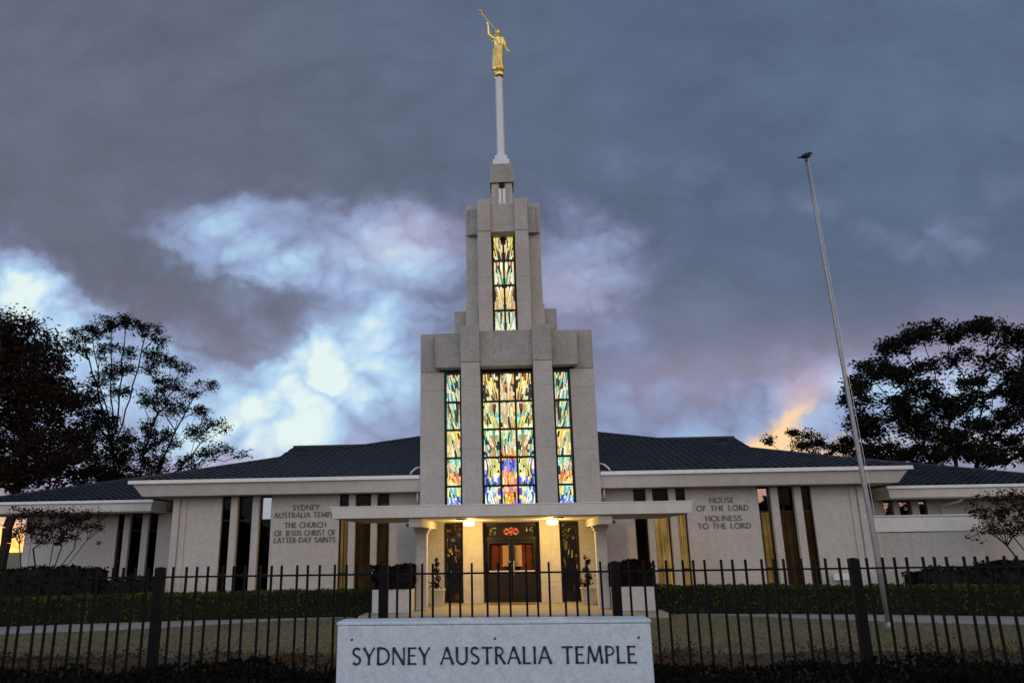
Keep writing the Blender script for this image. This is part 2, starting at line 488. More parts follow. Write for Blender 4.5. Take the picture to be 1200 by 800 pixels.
# ------------------------------------------------------------------ mesh helpers
class MB:
    def __init__(self):
        self.v = []; self.f = []

    def add(self, vs, fs):
        o = len(self.v)
        self.v += [tuple(x) for x in vs]
        self.f += [tuple(i + o for i in f) for f in fs]
        return self

    def box(self, x0, x1, y0, y1, z0, z1):
        return self.add([(x0, y0, z0), (x1, y0, z0), (x1, y1, z0), (x0, y1, z0), (x0, y0, z1), (x1, y0, z1), (x1, y1, z1), (x0, y1, z1)],
                        [(0, 3, 2, 1), (4, 5, 6, 7), (0, 1, 5, 4), (1, 2, 6, 5), (2, 3, 7, 6), (3, 0, 4, 7)])

    def tube(self, pts, radii, n=6, cap=True):
        pts = [Vector(p_) for p_ in pts]
        rings = []
        for i, p_ in enumerate(pts):
            d = (pts[min(i + 1, len(pts) - 1)] - pts[max(i - 1, 0)])
            if d.length < 1e-6: d = Vector((0, 0, 1))
            d.normalize()
            a = d.cross(Vector((0, 1, 0)) if abs(d.y) < 0.9 else Vector((1, 0, 0))).normalized()
            b = d.cross(a)
            r = radii[i] if isinstance(radii, (list, tuple)) else radii
            rings.append([p_ + (a * cos(2 * pi * k / n) + b * sin(2 * pi * k / n)) * r for k in range(n)])
        vs = [q for r_ in rings for q in r_]
        fs = []
        for i in range(len(rings) - 1):
            for k in range(n):
                fs.append((i * n + k, i * n + (k + 1) % n, (i + 1) * n + (k + 1) % n, (i + 1) * n + k))
        if cap:
            fs.append(tuple(range(n - 1, -1, -1))); fs.append(tuple((len(rings) - 1) * n + k for k in range(n)))
        return self.add(vs, fs)

    def lathe(self, prof, cx, cy, n=24, fn=None):
        vs = []; fs = []
        for (r, z) in prof:
            for k in range(n):
                a = 2 * pi * k / n
                rr = r * (fn(a, z) if fn else 1)
                vs.append((cx + rr * cos(a), cy + rr * sin(a), z))
        for i in range(len(prof) - 1):
            for k in range(n):
                fs.append((i * n + k, i * n + (k + 1) % n, (i + 1) * n + (k + 1) % n, (i + 1) * n + k))
        fs.append(tuple(range(n - 1, -1, -1))); fs.append(tuple((len(prof) - 1) * n + k for k in range(n)))
        return self.add(vs, fs)

    def build(self, name, material, parent=None, bevel=0.0, smooth=False):
        me = bpy.data.meshes.new(name)
        me.from_pydata(self.v, [], self.f)
        me.update()
        if bevel or True:
            bm = bmesh.new(); bm.from_mesh(me)
            bmesh.ops.recalc_face_normals(bm, faces=bm.faces) if len(bm.faces) < 20000 else None
            if bevel:
                bmesh.ops.bevel(bm, geom=[e for e in bm.edges if len(e.link_faces) == 2 and e.calc_face_angle() > 0.5], offset=bevel, segments=2, affect='EDGES', profile=0.5)
            bm.to_mesh(me); bm.free()
        if smooth:
            for p_ in me.polygons: p_.use_smooth = True
        me.materials.append(M[material])
        ob = bpy.data.objects.new(name, me)
        COL.objects.link(ob)
        if parent: ob.parent = parent
        return ob


def tag(o, label=None, cat=None, group=None, kind=None):
    if label: o['label'] = label
    if cat: o['category'] = cat
    if group: o['group'] = group
    if kind: o['kind'] = kind
    return o


def empty(name, label, cat, group=None, loc=(0, 0, 0)):
    o = bpy.data.objects.new(name, None); COL.objects.link(o)
    o.empty_display_size = 0.3
    return tag(o, label, cat, group)


def bx(name, mt, parent, x0, x1, y0, y1, z0, z1, bevel=0.012):
    return MB().box(min(x0, x1), max(x0, x1), y0, y1, z0, z1).build(name, mt, parent, bevel)


# ------------------------------------------------------------------ ground
def gz(y):
    """height of the ground: the lawn falls gently from the fence to the forecourt"""
    t_ = max(0.0, min(1.0, (20.0 - y) / 11.0))
    return 0.55 * t_ * t_ * (3 - 2 * t_)


xs = [-2500, -400, -120, -60] + [-40 + 2 * i for i in range(41)] + [60, 120, 400, 2500]
ys = [-2500, -400, -80, -20] + [-4 + 1.0 * i for i in range(30)] + [30, 40, 60, 120, 400, 2500]
g = MB()
vv = [(x, y, gz(y)) for y in ys for x in xs]
nx = len(xs)
g.add(vv, [(j * nx + i, j * nx + i + 1, (j + 1) * nx + i + 1, (j + 1) * nx + i) for j in range(len(ys) - 1) for i in range(nx - 1)])
tag(g.build('ground', 'ground_lawn', smooth=True), kind='structure')

# hedge front line, bowed toward the street at both ends
def hedge_y(x):
    return 25.45 - 0.0125 * max(0.0, abs(x) - 2.0) ** 2


def gmesh(y):
    """height of the ground sheet itself (it is linear between its one-metre rows)"""
    y0 = math.floor(y); f = y - y0
    return gz(y0) * (1 - f) + gz(y0 + 1) * f


def strip(name, mt, f0, f1, x0, x1, z, n=40, rows=None):
    mb = MB(); vs = []
    lo = min(f0(x0), f0(x1), f0((x0 + x1) / 2)); hi = max(f1(x0), f1(x1), f1((x0 + x1) / 2))
    k = rows or max(2, int((hi - lo) / 0.5))
    for i in range(n + 1):
        x = x0 + (x1 - x0) * i / n
        for j in range(k + 1):
            y = f0(x) + (f1(x) - f0(x)) * j / k
            vs.append((x, y, max(gmesh(y), gz(y)) + z))
    mb.add(vs, [((k + 1) * i + j, (k + 1) * (i + 1) + j, (k + 1) * (i + 1) + j + 1, (k + 1) * i + j + 1) for i in range(n) for j in range(k)])
    return tag(mb.build(name, mt), kind='structure')


for s in (-1, 1):
    inner = lambda x: hedge_y(x) - max(0.15, min(2.5, (abs(x) - 5.2) * 0.42))
    strip('path', 'concrete', inner, lambda x: hedge_y(x) + 0.1, s * 5.3, s * 26, 0.006)
strip('walkway', 'concrete', lambda x: 14.6, lambda x: 24.1, -2.2, 2.2, 0.010)
strip('planting_bed', 'mulch', lambda x: 4.4, lambda x: 14.5 + 0.25 * sin(x * 1.3) + 0.12 * sin(x * 4.1), -16, 16, 0.012, 120)

# ------------------------------------------------------------------ the building
B = empty('temple_building', 'pale stone temple with a stepped central tower, stained glass and low dark-tiled wings', 'building')

# --- tower, lower tier
TY = 29.3
TC = 32.8
for s in (-1, 1):
    bx('tower_pier', 'tower_stone', B, s * 2.54, s * 3.5, TY, 36.3, 0.14, 8.98)
    bx('tower_cap', 'weathered_cap', B, s * 2.72, s * 3.5, TY, 36.3, 9.0, 10.60)
    bx('tower_cap', 'weathered_cap', B, s * 1.79, s * 2.86, 28.9, 30.2, 9.08, 10.50)
    bx('tower_pier', 'tower_stone', B, s * 1.06, s * 1.80, 28.6, 29.75, 0.14, 9.20)
    bx('tower_cap', 'weathered_cap', B, s * 1.05, s * 1.81, 28.57, 30.0, 9.21, 10.68)
    bx('tower_wall', 'tower_stone', B, s * 1.80, s * 2.55, 29.62, 29.9, 3.2, 9.05, 0)
bx('tower_cap', 'weathered_cap', B, -1.05, 1.05, 28.8, 30.2, 9.07, 10.53)
bx('tower_wall', 'tower_stone', B, -2.75, 2.75, 30.2, 36.1, 8.9, 10.45, 0)
bx('tower_wall', 'tower_stone', B, -2.54, 2.54, 35.6, 36.2, 0.14, 8.9, 0)
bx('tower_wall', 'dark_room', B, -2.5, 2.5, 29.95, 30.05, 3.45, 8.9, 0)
# --- middle steps
for s in (-1, 1):
    bx('tower_step', 'tower_stone', B, s * 1.12, s * 1.67, 30.0, 35.6, 10.3, 12.0)
    bx('tower_step', 'weathered_cap', B, s * 1.60, s * 2.17, 30.25, 35.35, 10.3, 11.85)
    # --- upper tier
    bx('tower_pier', 'tower_stone', B, s * 0.52, s * 1.10, 29.6, 31.0, 10.4, 15.22)
    bx('tower_cap', 'tower_stone', B, s * 0.52, s * 1.09, 29.585, 31.1, 15.235, 16.74)
    bx('tower_pier', 'tower_stone', B, s * 1.05, s * 1.62, 30.2, 35.4, 11.9, 15.3)
    bx('tower_cap', 'tower_stone', B, s * 1.07, s * 1.64, 30.16, 35.45, 15.31, 16.72)
    bx('tower_cap', 'weathered_cap', B, s * 1.10, s * 1.44, 29.95, 30.6, 15.24, 16.45)
    bx('tower_cap', 'weathered_cap', B, s * 1.44, s * 1.54, 30.05, 30.6, 15.26, 16.45)
bx('tower_cap', 'tower_stone', B, -0.52, 0.52, 29.75, 31.2, 15.24, 16.58)
bx('tower_wall', 'tower_stone', B, -1.1, 1.1, 31.1, 35.2, 10.4, 16.5, 0)
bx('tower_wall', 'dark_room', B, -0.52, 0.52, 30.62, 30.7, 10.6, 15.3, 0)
# --- spire pedestal, plinth and shaft
bx('spire_pedestal', 'cream_stone', B, -0.48, 0.48, TC - 0.48, TC + 0.48, 16.4, 18.86)
for s in (-1, 1):
    bx('spire_rib', 'tower_stone', B, s * 0.30, s * 0.50, TC - 0.56, TC - 0.44, 16.45, 18.60)
    bx('spire_rib', 'gutter_paint', B, s * 0.04, s * 0.16, TC - 0.52, TC - 0.44, 16.45, 18.58, 0.006)
bx('spire_notch_shade', 'dark_room', B, -0.13, 0.13, TC - 0.545, TC - 0.45, 18.60, 18.85, 0)  # dark block standing proud in place of a recess's shade
bx('spire_cap', 'weathered_cap', B, -0.57, 0.57, TC - 0.6, TC + 0.6, 18.87, 19.85)
sp = MB().box(-0.40, 0.40, TC - 0.40, TC + 0.40, 19.853, 20.2).box(-0.30, 0.30, TC - 0.30, TC + 0.30, 20.203, 20.45)
sp.build('spire_base', 'white_steel', B, 0.01)
shaft = MB().lathe([(0.235, 20.455), (0.235, 20.6), (0.20, 20.75), (0.19, 24.95)], 0, TC, 8)
shaft.build('spire_shaft', 'white_steel', B)
MB().lathe([(0.12, 24.952), (0.20, 24.99), (0.255, 25.08), (0.262, 25.2), (0.22, 25.31), (0.16, 25.36), (0.24, 25.37), (0.25, 25.42)], 0.02, TC, 20).build('spire_ball', 'gold_leaf', B, smooth=True)

# --- stained glass
PAL = {
    'cream': [(238, 226, 178), (226, 208, 150), (250, 246, 214), (205, 196, 150), (180, 168, 120)],
    'gold': [(240, 205, 105), (214, 166, 70), (250, 226, 150), (190, 140, 60)],
    'brown': [(90, 48, 22), (60, 34, 18), (120, 74, 36), (40, 26, 16)],
    'green': [(150, 205, 130), (104, 176, 110), (190, 222, 150), (86, 150, 112), (200, 230, 190)],
    'blue': [(40, 70, 190), (70, 130, 220), (120, 180, 240), (30, 40, 150), (96, 200, 214)],
    'violet': [(70, 60, 200), (110, 90, 220), (150, 140, 235)],
    'white': [(240, 246, 240), (214, 232, 236), (248, 244, 220)],
    'orange': [(250, 165, 40), (240, 130, 40), (252, 196, 60), (230, 100, 40)],
    'pink': [(240, 170, 160), (226, 130, 120), (250, 200, 170)],
    'yellow': [(248, 220, 60), (252, 236, 120), (236, 196, 40)],
    'aqua': [(120, 216, 206), (160, 232, 222), (90, 180, 180)],
    'black': [(6, 6, 6), (14, 10, 8)],
    'red': [(255, 60, 28), (250, 90, 50), (235, 40, 20)],
}


def pick(pals):
    tot = sum(p_[1] for p_ in pals); r = random.random() * tot
    for n_, w_ in pals:
        r -= w_
        if r <= 0: break
    c = random.choice(PAL[n_])
    gk = 0.3 * c[0] + 0.6 * c[1] + 0.1 * c[2]
    return lin(*[max(0, min(255, 0.95 * k + 0.05 * gk + random.uniform(-14, 14))) for k in c])


def pane(name, parent, x0, x1, z0, z1, y, palf, mt='stained_glass', ncol=6, nrow=6, lean=0.0, seed=0, thick=0.016, flip=False):
    """leaded pane: flame-like strips of glass, each piece a solid chip set in dark lead"""
    random.seed(seed * 91 + 5)
    W_, H_ = x1 - x0, z1 - z0
    ph = random.uniform(0, 6); am = 0.75 / ncol
    amp2 = random.uniform(0.6, 1.1) / ncol
    kk = [random.uniform(-0.8, 0.8) for _ in range(ncol + 1)]
    ks = [random.uniform(-0.28, 0.28) / ncol for _ in range(ncol + 1)]

    def bx_(i, t_):
        if i <= 0: return 0.0
        if i >= ncol: return 1.0
        b = i / ncol + ks[i] + am * sin(ph + kk[i] + 3.2 * t_) + amp2 * sin(1.7 * ph + kk[i] * 2 + 7.0 * t_) * 0.5 + lean * (t_ - 0.5) * (1.0 - abs(2 * i / ncol - 1))
        return max(0.01, min(0.99, b))
    vs = []; fs = []; cols = []
    for i in range(ncol):
        t_ = -random.uniform(0, 0.6) / nrow
        while t_ < 1.0:
            dt = random.uniform(0.35, 1.6) / nrow
            a, b = max(0.0, t_), min(1.0, t_ + dt)
            t_ += dt
            if b - a < 0.03: continue
            um = (i + 0.5) / ncol
            c = pick(palf(um, 0.5 * (a + b)))
            if random.random() < 0.09: c = lin(10, 8, 8)
            gx = 0.0045 / W_; gzz = 0.004 / H_
            n = 5
            L_ = []; R_ = []
            for k in range(n + 1):
                q = a + gzz + (b - a - 2 * gzz) * k / n
                l_, r_ = bx_(i, q) + gx, bx_(i + 1, q) - gx
                if r_ < l_: l_ = r_ = 0.5 * (l_ + r_)
                L_.append((x0 + W_ * l_, z0 + H_ * q)); R_.append((x0 + W_ * r_, z0 + H_ * q))
            o_ = len(vs)
            for k in range(n + 1):
                vs += [(L_[k][0], y, L_[k][1]), (R_[k][0], y, R_[k][1])]
            for k in range(n):
                fs.append((o_ + 2 * k, o_ + 2 * k + 1, o_ + 2 * k + 3, o_ + 2 * k + 2)); cols.append(c)
    o_ = len(vs)   # lead backing, solid
    vs += [(x0, y + 0.004, z0), (x1, y + 0.004, z0), (x1, y + 0.004, z1), (x0, y + 0.004, z1), (x0, y + thick, z0), (x1, y + thick, z0), (x1, y + thick, z1), (x0, y + thick, z1)]
    for f in [(0, 1, 2, 3), (5, 4, 7, 6), (0, 4, 5, 1), (1, 5, 6, 2), (2, 6, 7, 3), (3, 7, 4, 0)]:
        fs.append(tuple(k + o_ for k in f)); cols.append((0.004, 0.004, 0.004))
    if flip:
        vs = [(x0 + x1 - a_, b_, c_) for a_, b_, c_ in vs]; fs = [tuple(reversed(f)) for f in fs]
    me = bpy.data.meshes.new(name); me.from_pydata(vs, [], fs); me.update()
    at = me.color_attributes.new('glass', 'FLOAT_COLOR', 'CORNER')
    k = 0
    for p_, c in zip(me.polygons, cols):
        for _ in p_.loop_indices:
            at.data[k].color = (*c, 1.0); k += 1
    me.materials.append(M[mt])
    ob = bpy.data.objects.new(name, me); COL.objects.link(ob); ob.parent = parent
    return ob


def framed(name, x0, x1, zs, y, nx_, parent, bar=0.075, edge=0.085, dep=0.10):
    """window frame with mullions and transoms; returns the frame and its pane openings"""
    mb = MB()
    z0, z1 = zs[0], zs[-1]
    mb.box(x0, x0 + edge, y - dep, y + 0.03, z0, z1); mb.box(x1 - edge, x1, y - dep, y + 0.03, z0, z1)
    mb.box(x0 + edge, x1 - edge, y - dep + 0.003, y + 0.03, z0, z0 + edge * 0.6); mb.box(x0 + edge, x1 - edge, y - dep + 0.003, y + 0.03, z1 - edge, z1)
    xi = [x0 + edge + (x1 - x0 - 2 * edge) * i / nx_ for i in range(nx_ + 1)]
    for i in range(1, nx_): mb.box(xi[i] - bar / 2, xi[i] + bar / 2, y - dep + 0.005, y + 0.03, z0 + edge * 0.6, z1 - edge)
    for z in zs[1:-1]:
        for i in range(nx_):
            mb.box(xi[i] + (bar / 2 if i else 0), xi[i + 1] - (bar / 2 if i < nx_ - 1 else 0), y - dep + 0.008, y + 0.03, z - bar / 2, z + bar / 2)
    fr = mb.build(name, 'bronze_frame', parent)
    opens = []
    for r in range(len(zs) - 1):
        a = zs[r] + (edge * 0.6 if r == 0 else bar / 2); b = zs[r + 1] - (edge if r == len(zs) - 2 else bar / 2)
        for i in range(nx_):
            opens.append((r, i, xi[i] + (bar / 2 if i else 0), xi[i + 1] - (bar / 2 if i < nx_ - 1 else 0), a, b))
    return fr, opens


ZS = [3.55, 4.42, 5.52, 6.63, 7.75, 8.98]


def pal_center(r, i):
    def f(u_, v_):
        e = (1 - u_) if i == 0 else u_          # 0 next to the middle light, 1 at the outer edge
        if i == 1:
            if r == 4: return [('cream', 6), ('gold', 2), ('brown', 1)]
            if r == 3: return [('cream', 6), ('gold', 3), ('green', 1)] if v_ > 0.35 else [('gold', 4), ('cream', 3)]
            if r == 2: return [('green', 4), ('cream', 4), ('aqua', 1)] if v_ > 0.45 else ([('pink', 2), ('cream', 2), ('violet', 1), ('brown', 1)] if v_ > 0.2 else [('orange', 5), ('yellow', 1)])
            if r == 1: return [('violet', 4), ('blue', 3), ('white', 1)] if v_ > 0.52 and v_ < 0.86 else [('orange', 4), ('yellow', 2), ('pink', 2)]
            return [('pink', 5), ('red', 1)] if v_ > 0.75 else ([('orange', 5), ('yellow', 3)] if abs(u_ - 0.5) < 0.25 or 0.35 < v_ < 0.6 else [('violet', 3), ('orange', 2), ('blue', 1)])
        if r == 4: return [('cream', 4), ('brown', 2), ('gold', 3), ('yellow', 2), ('green', 1), ('black', 1)] if e < 0.8 else [('black', 3), ('gold', 2), ('cream', 2), ('aqua', 1)]
        if r == 3: return [('cream', 5), ('gold', 2), ('yellow', 2), ('green', 2), ('aqua', 1), ('brown', 1)]
        if r == 2: return [('blue', 4), ('aqua', 3), ('cream', 2)] if e > 0.7 and v_ < 0.7 else [('cream', 4), ('green', 3), ('gold', 1)]
        if r == 1: return [('violet', 3), ('blue', 2), ('white', 2)] if (v_ < 0.22 or e > 0.85) else [('green', 3), ('yellow', 3), ('white', 2), ('cream', 1)]
        return [('blue', 2), ('white', 5), ('aqua', 4), ('cream', 2)] if e > 0.3 else [('violet', 2), ('yellow', 2), ('white', 1)]
    return f


def pal_side(r):
    def f(u_, v_):
        if r == 4: return [('cream', 4), ('brown', 3), ('green', 2), ('aqua', 2), ('black', 1)]
        if r == 3: return [('cream', 4), ('green', 4), ('aqua', 2), ('white', 1), ('brown', 2)]
        if r == 2: return [('yellow', 4), ('green', 4), ('cream', 4), ('pink', 1)]
        if r == 1: return [('green', 4), ('aqua', 2), ('cream', 2), ('pink', 2)] if v_ > 0.45 else [('orange', 3), ('yellow', 4), ('pink', 2)]
        return [('aqua', 3), ('white', 3), ('yellow', 2)] if v_ > 0.5 else [('violet', 3), ('blue', 3), ('white', 3)]
    return f


def pal_top(r):
    def f(u_, v_):
        if r == 3: return [('gold', 4), ('yellow', 2), ('cream', 3), ('brown', 3), ('black', 1)]
        if r == 2: return [('cream', 3), ('green', 5), ('white', 1)] if v_ < 0.6 else [('cream', 4), ('brown', 2), ('black', 1)]
        if r == 1: return [('gold', 5), ('cream', 4), ('brown', 1)]
        return [('cream', 4), ('green', 3), ('yellow', 1), ('white', 2)]
    return f


WY = 29.48
fr, op = framed('stained_glass_window', -1.06, 1.06, ZS, WY, 3, B)
for r, i, a, b, c, d in op:
    pane('pane', fr, a, b, c, d, WY, pal_center(r, 0 if i == 2 else i), ncol=12, nrow=4.2, lean=(-0.9, 0, -0.9)[i] * (0.6 if r > 1 else 0.3), seed=r * 3 + (i % 2), flip=(i == 2))
for s in (-1, 1):
    x0, x1 = (1.83, 2.53) if s > 0 else (-2.53, -1.83)
    fr, op = framed('stained_glass_window', x0, x1, ZS, WY, 1, B)
    for r, i, a, b, c, d in op:
        pane('pane', fr, a, b, c, d, WY, pal_side(r), ncol=11, nrow=4.2, lean=0.7, seed=40 + r * 2, flip=(s < 0))
fr, op = framed('stained_glass_window', -0.52, 0.52, [10.62, 11.86, 12.99, 14.13, 15.38], 30.4, 2, B)
for r, i, a, b, c, d in op:
    pane('pane', fr, a, b, c, d, 30.4, pal_top(r), ncol=10, nrow=3.4, lean=-0.7, seed=70 + r * 2, flip=(i == 1))

# --- entrance under the canopy
DY = 29.25
bx('wall', 'cream_stone', B, -2.56, 2.56, 29.56, 29.62, 0.14, 3.5, 0)
de, op = framed('door_frame', -1.06, 1.06, [0.14, 2.42, 3.0], DY, 1, B, bar=0.12, edge=0.12, dep=0.14)
# transom lights
tz0, tz1 = 2.48, 2.93
bx('transom_panel', 'dark_room', B, -0.94, 0.94, DY + 0.02, DY + 0.06, tz0, tz1, 0)
for cx_ in (-0.7, 0.7):
    pane('transom_pane', B, cx_ - 0.13, cx_ + 0.13, 2.56, 2.84, DY, lambda u_, v_: [('cream', 2), ('green', 2), ('gold', 1), ('black', 5)], 'stained_glass_dim', 4, 4, seed=95 + int(cx_ > 0))


def disc_piece(name, cx, cz, r, y, cols, parent, mt, n=10, sq=1.0):
    vs = []; fs = []; cc = []
    for k in range(n):
        a0, a1 = 2 * pi * k / n + 0.06, 2 * pi * (k + 1) / n - 0.06
        o_ = len(vs)
        for (rr, aa) in ((0.38 * r, a0), (r, a0), (r, a1), (0.38 * r, a1)):
            for yy_ in (y, y + 0.012):
                vs.append((cx + rr * cos(aa) * sq, yy_, cz + rr * sin(aa)))
        fs += [(o_, o_ + 2, o_ + 4, o_ + 6), (o_ + 7, o_ + 5, o_ + 3, o_ + 1), (o_, o_ + 1, o_ + 3, o_ + 2), (o_ + 2, o_ + 3, o_ + 5, o_ + 4), (o_ + 4, o_ + 5, o_ + 7, o_ + 6), (o_ + 6, o_ + 7, o_ + 1, o_)]
        cc += [cols[k % len(cols)]] * 6
    return vs, fs, cc


vs = []; fs = []; cc = []
for (cx_, cz_, r_) in ((-0.17, 2.68, 0.125), (0.17, 2.68, 0.125), (0, 2.74, 0.10), (0, 2.60, 0.06)):
    a, b, c = disc_piece('', cx_, cz_, r_, DY - 0.004, [lin(255, 70, 34), lin(250, 130, 80), lin(255, 180, 120), lin(240, 60, 40), lin(230, 120, 90)], None, '')
    o_ = len(vs); vs += a; fs += [tuple(k + o_ for k in f) for f in b]; cc += c
me = bpy.data.meshes.new('transom_emblem'); me.from_pydata(vs, [], fs); me.update()
at = me.color_attributes.new('glass', 'FLOAT_COLOR', 'CORNER'); k = 0
for p_, c in zip(me.polygons, cc):
    for _ in p_.loop_indices: at.data[k].color = (*c, 1.0); k += 1
me.materials.append(M['emblem_glass']); ob = bpy.data.objects.new('transom_emblem', me); COL.objects.link(ob); ob.parent = B
# the two door leaves: glazed above, panelled below
for s in (-1, 1):
    x0, x1 = (0.012, 0.935) if s > 0 else (-0.935, -0.012)
    mb = MB()
    mb.box(x0, x1, DY - 0.05, DY + 0.02, 0.16, 1.18)
    st = 0.10
    mb.box(x0, x0 + st, DY - 0.05, DY + 0.02, 1.183, 2.36); mb.box(x1 - st, x1, DY - 0.05, DY + 0.02, 1.183, 2.36)
    mb.box(x0 + st, x1 - st, DY - 0.048, DY + 0.02, 2.24, 2.358)
    dr = mb.build('door', 'bronze_frame', B, 0.006)
    bx('door_panel', 'bronze_frame', dr, x0 + 0.12, x1 - 0.12, DY - 0.065, DY - 0.052, 0.30, 1.05, 0.006)
    bx('glass_pane', 'door_glass', dr, x0 + st, x1 - st, DY - 0.02, DY - 0.012, 1.183, 2.24, 0)
    bx('push_bar', 'push_bar', dr, x0 + 0.08, x1 - 0.08, DY - 0.10, DY - 0.066, 1.215, 1.262, 0.006)
    hx = s * 0.075
    MB().tube([(hx, DY - 0.10, 1.12), (hx, DY - 0.13, 1.16), (hx, DY - 0.13, 1.56), (hx, DY - 0.10, 1.60)], 0.016, 8).build('handle', 'push_bar', dr)
# vestibule seen through the glass
bx('vestibule_wall', 'dark_room', B, -0.94, 0.94, 29.53, 29.555, 0.14, 3.0, 0)
for x0, x1 in ((-0.80, -0.50), (-0.46, -0.22), (0.30, 0.52), (0.56, 0.84)):
    bx('vestibule_panel', 'door_wood', B, x0, x1, 29.505, 29.528, 1.2, 2.25, 0.004)
bx('vestibule_panel', 'niche_glow', B, -0.34, -0.10, 29.49, 29.51, 1.45, 2.18, 0)
bx('vestibule_panel', 'niche_glow', B, 0.10, 0.38, 29.49, 29.51, 1.45, 2.18, 0)
bx('vestibule_shelf', 'white_vase', B, -0.36, 0.40, 29.40, 29.485, 1.40, 1.47, 0.005)
MB().lathe([(0.07, 1.475), (0.09, 1.53), (0.075, 1.7), (0.045, 1.9), (0.035, 2.0), (0.05, 2.08), (0.03, 2.14)], 0.17, 29.44, 14).build('vestibule_vase', 'white_vase', B, smooth=True)
# dark side lights with faint glass pictures
for s in (-1, 1):
    x0, x1 = (1.83, 2.52) if s > 0 else (-2.52, -1.83)
    fr, op = framed('side_light', x0, x1, [0.16, 1.18, 2.50, 3.0], DY + 0.05, 1, B, bar=0.07, edge=0.06)
    for r, i, a, b, c, d in op:
        pane('pane', fr, a, b, c, d, DY + 0.05, lambda u_, v_: ([('brown', 3), ('gold', 1), ('black', 7), ('cream', 0.5), ('orange', 0.6)] if r > 0 else [('black', 9), ('brown', 1)]), 'stained_glass_dim', 9, 6, lean=0.6 * s, seed=120 + r + 5 * s)

# --- canopy on two columns
CY0, CY1 = 24.0, 28.55
mb = MB()
zt, zb = 3.415, 3.07
mb.add([(-5.70, CY0, zt), (5.70, CY0, zt), (5.70, CY1, zt), (-5.70, CY1, zt), (-5.65, CY0 + 0.05, zb), (5.65, CY0 + 0.05, zb), (5.65, CY1, zb), (-5.65, CY1, zb)],
       [(0, 1, 2, 3), (7, 6, 5, 4), (0, 4, 5, 1), (1, 5, 6, 2), (2, 6, 7, 3), (3, 7, 4, 0)])
can = mb.build('canopy', 'fascia_paint', B, 0.008)
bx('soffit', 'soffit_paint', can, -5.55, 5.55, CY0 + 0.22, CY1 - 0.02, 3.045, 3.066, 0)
bx('coping', 'gutter_paint', can, -5.72, 5.72, CY0 - 0.02, CY0 + 0.10, 3.418, 3.445, 0.004)
bx('canopy_beam', 'cream_stone', B, -2.54, 2.54, 28.56, 28.60, 3.03, 3.45, 0)
for s in (-1, 1):
    bx('canopy_link', 'fascia_paint', B, s * 1.83, s * 3.5, 28.56, 29.58, 3.08, 3.41, 0)
    col = bx('column', 'quartz_wall', B, s * 2.83, s * 3.19, 25.8, 26.16, 0.14, 2.60, 0.02)
    bx('column_beam', 'cream_stone', B, s * 2.79, s * 3.22, 24.2, 29.27, 2.78, 3.04, 0.01)
    bx('capital', 'cream_stone', col, s * 2.74, s * 3.27, 25.70, 26.26, 2.70, 2.777, 0.008)
    bx('capital', 'cream_stone', col, s * 2.79, s * 3.23, 25.76, 26.20, 2.605, 2.697, 0.008)
    bx('spot_light', 'fixture_metal', B, s * 3.24, s * 3.36, 24.6, 24.72, 2.80, 2.90, 0.01)
    bx('unlit_soffit_light', 'fixture_metal', B, s * 1.42, s * 1.76, 25.0, 25.3, 3.005, 3.043, 0.005)  # dark unlit light fitting on the soffit, nearer than the lamps
# --- terrace and step
mb = MB().box(-4.75, 4.75, 24.05, 29.9, 0.0, 0.138)
mb.build('terrace', 'terrace_stone', B, 0.015)

# --- wings
WY0 = 30.5
SOF = 4.262
WIN_IN = [(4.90, 5.38), (5.63, 6.27), (6.54, 6.94)]
WIN_OUT = [(9.75, 10.23), (10.51, 11.13), (11.41, 11.82)]
CORNER = 13.80
state = {  # lit state of each wing window, inner to outer, (left, right)
    -1: ['dim', 'dim', 'mid', None, None, None],
    1: [None, 'bright', 'bright', 'mid', 'dimmid', 'dimmid']}


def sx(s, a, b):
    return (a, b) if s > 0 else (-b, -a)


